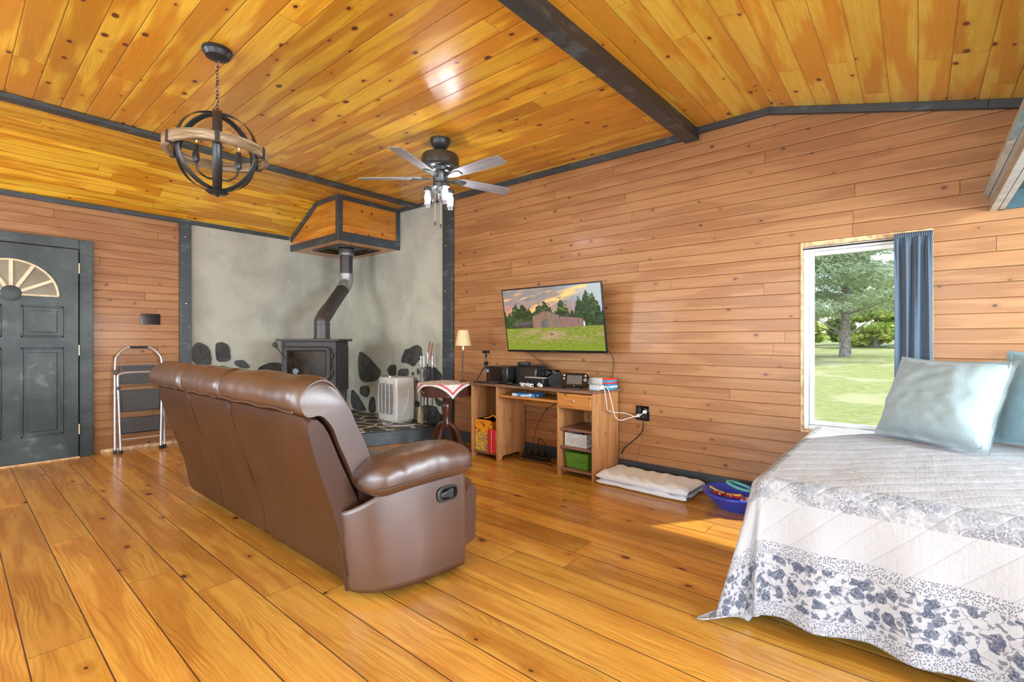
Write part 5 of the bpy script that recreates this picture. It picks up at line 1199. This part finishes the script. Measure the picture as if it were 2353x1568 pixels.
# ------------------------------------------------------------------ ceiling fan
FN = Vector((-3.02, 2.64, ztop(-3.02)))
fn = thing('ceiling_fan', 'gunmetal five-blade ceiling fan with three lit glass jar lamps', 'ceiling fan', FN)
obj('canopy', MB().lathe([(.082, 0), (.084, -.02), (.078, -.035), (.070, -.055), (.045, -.080), (.022, -.09)], 32), M['metal_dark'], fn)
obj('downrod', MB().tube([(0, 0, -.08), (0, 0, -.13)], .014, 12), M['metal_dark'], fn)
hub = obj('motor_housing', MB().lathe([(.03, -.105), (.10, -.120), (.145, -.135), (.155, -.16), (.155, -.225), (.14, -.24)], 40), M['metal_fan'], fn)
obj('motor_skirt', MB().lathe([(.14, -.236), (.125, -.248), (.105, -.252), (.10, -.275), (.075, -.283), (.06, -.31), (.055, -.36)], 32), M['metal_fan'], hub)
obj('vent_slot', MB().boxm((.062, -.078, -.262), (.055, .006, .008), Matrix.Rotation(R(38), 3, 'Z')), M['plastic_k'], hub)
obj('light_fitter', MB().lathe([(.05, -.355), (.062, -.37), (.06, -.40), (.045, -.41), (.04, -.44), (.02, -.45), (.014, -.47), (.004, -.475)], 28), M['metal_fan'], fn)
yaw = math.degrees(math.atan2(.647, .7625))
for k in range(5):
    a = R(178 + 72 * k + yaw); m = Matrix.Rotation(a, 3, 'Z') @ Matrix.Rotation(R(-11), 3, 'X')
    pr_ = [(.15, -.032), (.20, -.048), (.30, -.056), (.56, -.064), (.665, -.058), (.672, .05), (.60, .060), (.30, .054), (.20, .046), (.15, .030)]
    z = -.318
    mb = MB().prism(pr_, 'z', -.004, .004); 
    bl_ = obj('blade', mb, M['blade'], fn, bevel=.0015); bl_.rotation_euler = (Matrix.Rotation(a, 3, 'Z') @ Matrix.Rotation(R(-11), 3, 'X')).to_euler(); bl_.location = (0, 0, z)
    ir = MB().prism([(.05, -.012), (.12, -.022), (.17, -.034), (.215, -.034), (.235, -.02), (.235, .02), (.215, .034), (.17, .034), (.12, .022), (.05, .012)], 'z', -.013, -.005)
    bi = obj('blade_iron', ir, M['metal_fan'], fn, bevel=.002); bi.rotation_euler = bl_.rotation_euler; bi.location = (0, 0, z)
JZ = -.50
for k, (jx, jy) in enumerate(((-.108, .02), (.072, .09), (.055, -.10))):
    # jar positions in the camera's right / forward directions turned to world
    wx = .7625 * jx - .647 * jy; wy = .647 * jx + .7625 * jy
    jr = obj('lamp_arm', MB().tube(smoothpath([(0, 0, -.40), (wx * .6, wy * .6, -.395), (wx, wy, -.41), (wx, wy, -0.400)], 5), .009, 8).lathe([(.026, -0.390), (.034, -0.400), (.034, -0.425)], 20, (wx, wy, 0)), M['metal_fan'], fn)
    obj('glass_jar', MB().lathe([(.032, -0.412), (.034, -0.426), (.049, -0.440), (.052, -0.460), (.052, -0.535), (.046, -0.550), (.030, -0.553)], 24, (wx, wy, 0)), M['jar'], jr)
    obj('bulb', MB().lathe([(.012, -0.415), (.014, -0.430), (.022, -0.450), (.026, -0.480), (.022, -0.510), (.008, -0.525)], 16, (wx, wy, 0)), M['bulb'], jr)
    light('fan_lamp_light', 'POINT', FN + Vector((wx, wy, -0.480)), 15, (1, .96, .92), shadow_soft_size=.03)
for dx, ln in ((-.035, .30), (.012, .32)):
    wx = .7625 * dx + .647 * .05; wy = .647 * dx - .7625 * .05
    pcn = obj('pull_chain', MB().tube([(wx, wy, -.42), (wx, wy, -.42 - ln + .03)], .0018, 5), M['chrome'], fn)
    obj('chain_pull', MB().lathe([(.003, 0), (.008, -.012), (.009, -.028), (.004, -.036)], 10, (wx, wy, -.42 - ln + .03)), M['metal_fan'], pcn)

# ------------------------------------------------------------------ reclining sofa (seen from behind)
so = thing('reclining_sofa', 'brown leather three-seat reclining sofa seen from behind, facing the plank wall', 'sofa', (-2.95, 1.45, 0))
S0 = Vector((-2.95, 1.45, 0))
def SM(mb): mb.v = [(v[0] - S0.x, v[1] - S0.y, v[2]) for v in mb.v]; return mb
SX = [-4.05, -3.38, -2.74, -1.905]
def resample(P, n):
    P = [Vector(p) for p in P]; P2 = P + [P[0]]; L = [0]
    for a, b in zip(P2[:-1], P2[1:]): L.append(L[-1] + (b - a).length)
    out = []
    for k in range(n):
        t = L[-1] * k / n; i = max(j for j in range(len(P)) if L[j] <= t + 1e-9)
        out.append(P2[i].lerp(P2[i + 1], (t - L[i]) / max(1e-9, L[i + 1] - L[i])))
    return out
def loft(prof, x0, x1, nx, np_, puff, sd=0, endr=.05, pinch=.75):
    pr = resample(prof, np_)
    for _ in range(2): pr = [(pr[i - 1] + 2 * pr[i] + pr[(i + 1) % np_]) / 4 for i in range(np_)]
    c = sum(pr, Vector((0, 0))) / np_
    def g(u, v):
        x = x0 + (x1 - x0) * v; e = min(x - x0, x1 - x); k = 1
        if e < endr: k = pinch + (1 - pinch) * math.sqrt(max(0, 1 - (1 - e / endr) ** 2))
        p = pr[int(round(u * np_)) % np_]; d = p - c
        w_ = puff * noise.noise((x * 4, p.y * 6 + sd, p.x * 6)) + puff * .5 * noise.noise((x * 13, p.y * 9 + sd, p.x * 11))
        dl = d.length; q_ = c + d * k + (d / dl if dl > 1e-6 else d) * w_
        return (x, q_.x, q_.y)
    mb = MB().grid(g, np_, nx, cu=True)
    k0 = len(mb.v) - nx * np_
    mb.f += [tuple(k0 + i for i in range(np_)), tuple(k0 + (nx - 1) * np_ + i for i in range(np_ - 1, -1, -1))]
    return mb
SHELL = [(1.14, .045), (1.12, .22), (1.065, .40), (.985, .64), (.930, .845), (.975, .862), (1.03, .80), (1.10, .62), (1.175, .47), (1.24, .30), (1.27, .045)]
for i in range(3):
    x0, x1 = SX[i] + .003, SX[i + 1] - .003
    obj('back_panel', SM(loft(SHELL, x0, x1, 26, 44, .004, sd=i * 5, endr=.02, pinch=.94)), M['leather2'], so)
CUSH = [(.915, .835), (.885, .875), (.885, .925), (.915, .970), (.965, .998), (1.03, .995), (1.09, .955), (1.15, .85), (1.21, .72), (1.27, .58), (1.275, .50), (1.23, .455), (1.175, .47), (1.11, .63), (1.04, .79), (.985, .855)]
for i in range(3):
    x0, x1 = SX[i] - (.01 if i == 0 else -.002), SX[i + 1] + (.012 if i == 2 else -.002)
    cu = obj('back_cushion', SM(loft(CUSH, x0, x1, 46, 64, .010, sd=i * 7, endr=.06, pinch=.84)), M['leather'], so)
    # welt running along the back edge of the roll
    obj('welt', SM(MB().tube([(x0 + .02 + (x1 - x0 - .04) * k / 20, .892, .855 + .004 * math.sin(k * .9)) for k in range(21)], .0035, 6)), M['leather'], cu)
# padded edge of the cushion seen end-on
WE = [(.925, .855), (.945, .945), (1.01, .975), (1.07, .94), (1.13, .83), (1.20, .68), (1.245, .56)]
obj('side_welt', SM(MB().tube(smoothpath([(SX[3] + .006, a, b) for a, b in WE], 5), .004, 6)), M['leather'], so)
# arms
def arm(sgn, xo):
    # sgn +1 right arm, plan curve of the outer skin
    plan = smoothpath([(-.03, 1.15, 0), (.03, 1.17, 0), (.10, 1.24, 0), (.155, 1.36, 0), (.175, 1.50, 0), (.183, 1.62, 0), (.17, 1.665, 0), (.05, 1.67, 0), (-.12, 1.67, 0)], 5)
    N = len(plan)
    def g(u, v):
        p = plan[min(N - 1, int(round(u * (N - 1))))]
        y = p.y + (.06 if sgn < 0 else 0); zt = .38 + .15 * min(1, max(0, (y - 1.13) / .20)); zb = .035
        z = zb + (zt - zb) * v
        bulge = .012 * math.sin(v * PI) ; lean = -.05 * (v) * max(0, 1 - (y - 1.15) / .2)
        x = xo + sgn * (p.x + bulge); return (x, y + lean + .004 * noise.noise((x * 5, y * 5, z * 5)), z)
    mb = MB().grid(g, N, 18)
    k = len(mb.v); xi = xo - sgn * .12
    # close with an inner wall so the arm is a solid body
    inner = [(xi, 1.13, .035), (xi, 1.715, .035), (xi, 1.715, .54), (xi, 1.10, .44)]
    mb2 = MB().box(min(xi, xo - sgn * .02), max(xi, xo - sgn * .02), 1.20, 1.655, .035, .50); mb.add(mb2.v, mb2.f)
    body = obj('arm_panel', SM(mb), M['leather'], so, solid=.012)
    if sgn > 0: obj('arm_rear_edge', SM(MB().tube([(xo - sgn * .026, 1.15 - .05 * t / 10, .035 + .35 * t / 10) for t in range(11)], .013, 8)), M['leather2'], body)
    def pad(u, v):
        a = 2 * PI * u; y = 1.15 + .58 * v; e = min(v, 1 - v) * .58; k = math.sqrt(max(0, 1 - (1 - min(1, e / .10)) ** 2)) if e < .10 else 1
        k = max(k, .004); cxx = xo + sgn * (.055 + .045 * math.sin(min(1, v * 1.2) * PI / 2)); hw = (.115 + .025 * v) * k; hh = (.078 + .012 * math.sin(v * PI)) * k
        cz_ = .525 + .035 * math.sin(v * PI * .8) + .0 * v
        ca_, sa_ = math.cos(a), math.sin(a)
        X = math.copysign(abs(ca_) ** .75, ca_) * hw; Z = math.copysign(abs(sa_) ** .8, sa_) * hh
        wr = .008 * noise.noise((math.sin(a), y * 7, sgn)) + .004 * noise.noise((math.cos(a) * 1.5, y * 26, math.sin(a) * 1.5))
        return (cxx + X * (1 + wr * 4), y, cz_ + Z + wr * (1 if sa_ > 0 else .3))
    p_ = obj('arm_pad', SM(MB().grid(pad, 44, 60, cu=True)), M['leather'], so)
    wl = [pad(0.0 if sgn > 0 else .5, .06 + .9 * k / 30) for k in range(31)]
    obj('welt', SM(MB().tube([(x + sgn * .001, y, z - .030) for x, y, z in wl], .0035, 6)), M['leather'], p_)
    return body
ra = arm(1, -1.905); arm(-1, -4.05)
# seats and footrest
for i in range(3):
    x0, x1 = (SX[i] + .10 if i == 0 else SX[i] + .004), (SX[i + 1] - .12 if i == 2 else SX[i + 1] - .004)
    seat = [(1.20, .30), (1.20, .44), (1.35, .475), (1.60, .485), (1.74, .46), (1.80, .40), (1.79, .30), (1.60, .27)]
    obj('seat_cushion', SM(loft(seat, x0, x1, 24, 44, .008, sd=20 + i, endr=.05, pinch=.8)), M['leather'], so)
    fr_ = [(1.70, .06), (1.70, .30), (1.74, .40), (1.80, .42), (1.835, .36), (1.815, .28), (1.83, .22), (1.815, .16), (1.825, .10), (1.80, .055)]
    obj('footrest', SM(loft(fr_, x0, x1 + (.235 if i == 2 else 0), 24, 44, .006, sd=30 + i, endr=.04, pinch=.85)), M['leather'], so)
obj('under_frame', SM(B(-3.98, -1.97, 1.20, 1.68, .03, .28)), M['plastic_k'], so)
for x in (-3.95, -2.0):
    for y in (1.24, 1.64): obj('glide', SM(MB().lathe([(.02, 0), (.022, .032)], 10, (x, y, 0))), M['plastic_k'], so)
# recliner latch
hx = -1.709
lt = obj('recliner_latch', SM(MB().prism([(a + 1.54, b + .415) for a, b in rrect(.062, .037, .03)], 'x', hx - .004, hx + .006)), M['metal_fan'], so, bevel=.003)
obj('latch_recess', SM(MB().prism([(a + 1.545, b + .415) for a, b in rrect(.050, .027, .022)], 'x', hx + .004, hx + .0068)), M['gloss_k'], lt)
obj('latch_lever', SM(MB().prism([(1.495, .405), (1.535, .40), (1.545, .393), (1.568, .393), (1.568, .437), (1.545, .437), (1.535, .430), (1.495, .425)], 'x', hx + .006, hx + .013)), M['metal_fan'], lt, bevel=.003)
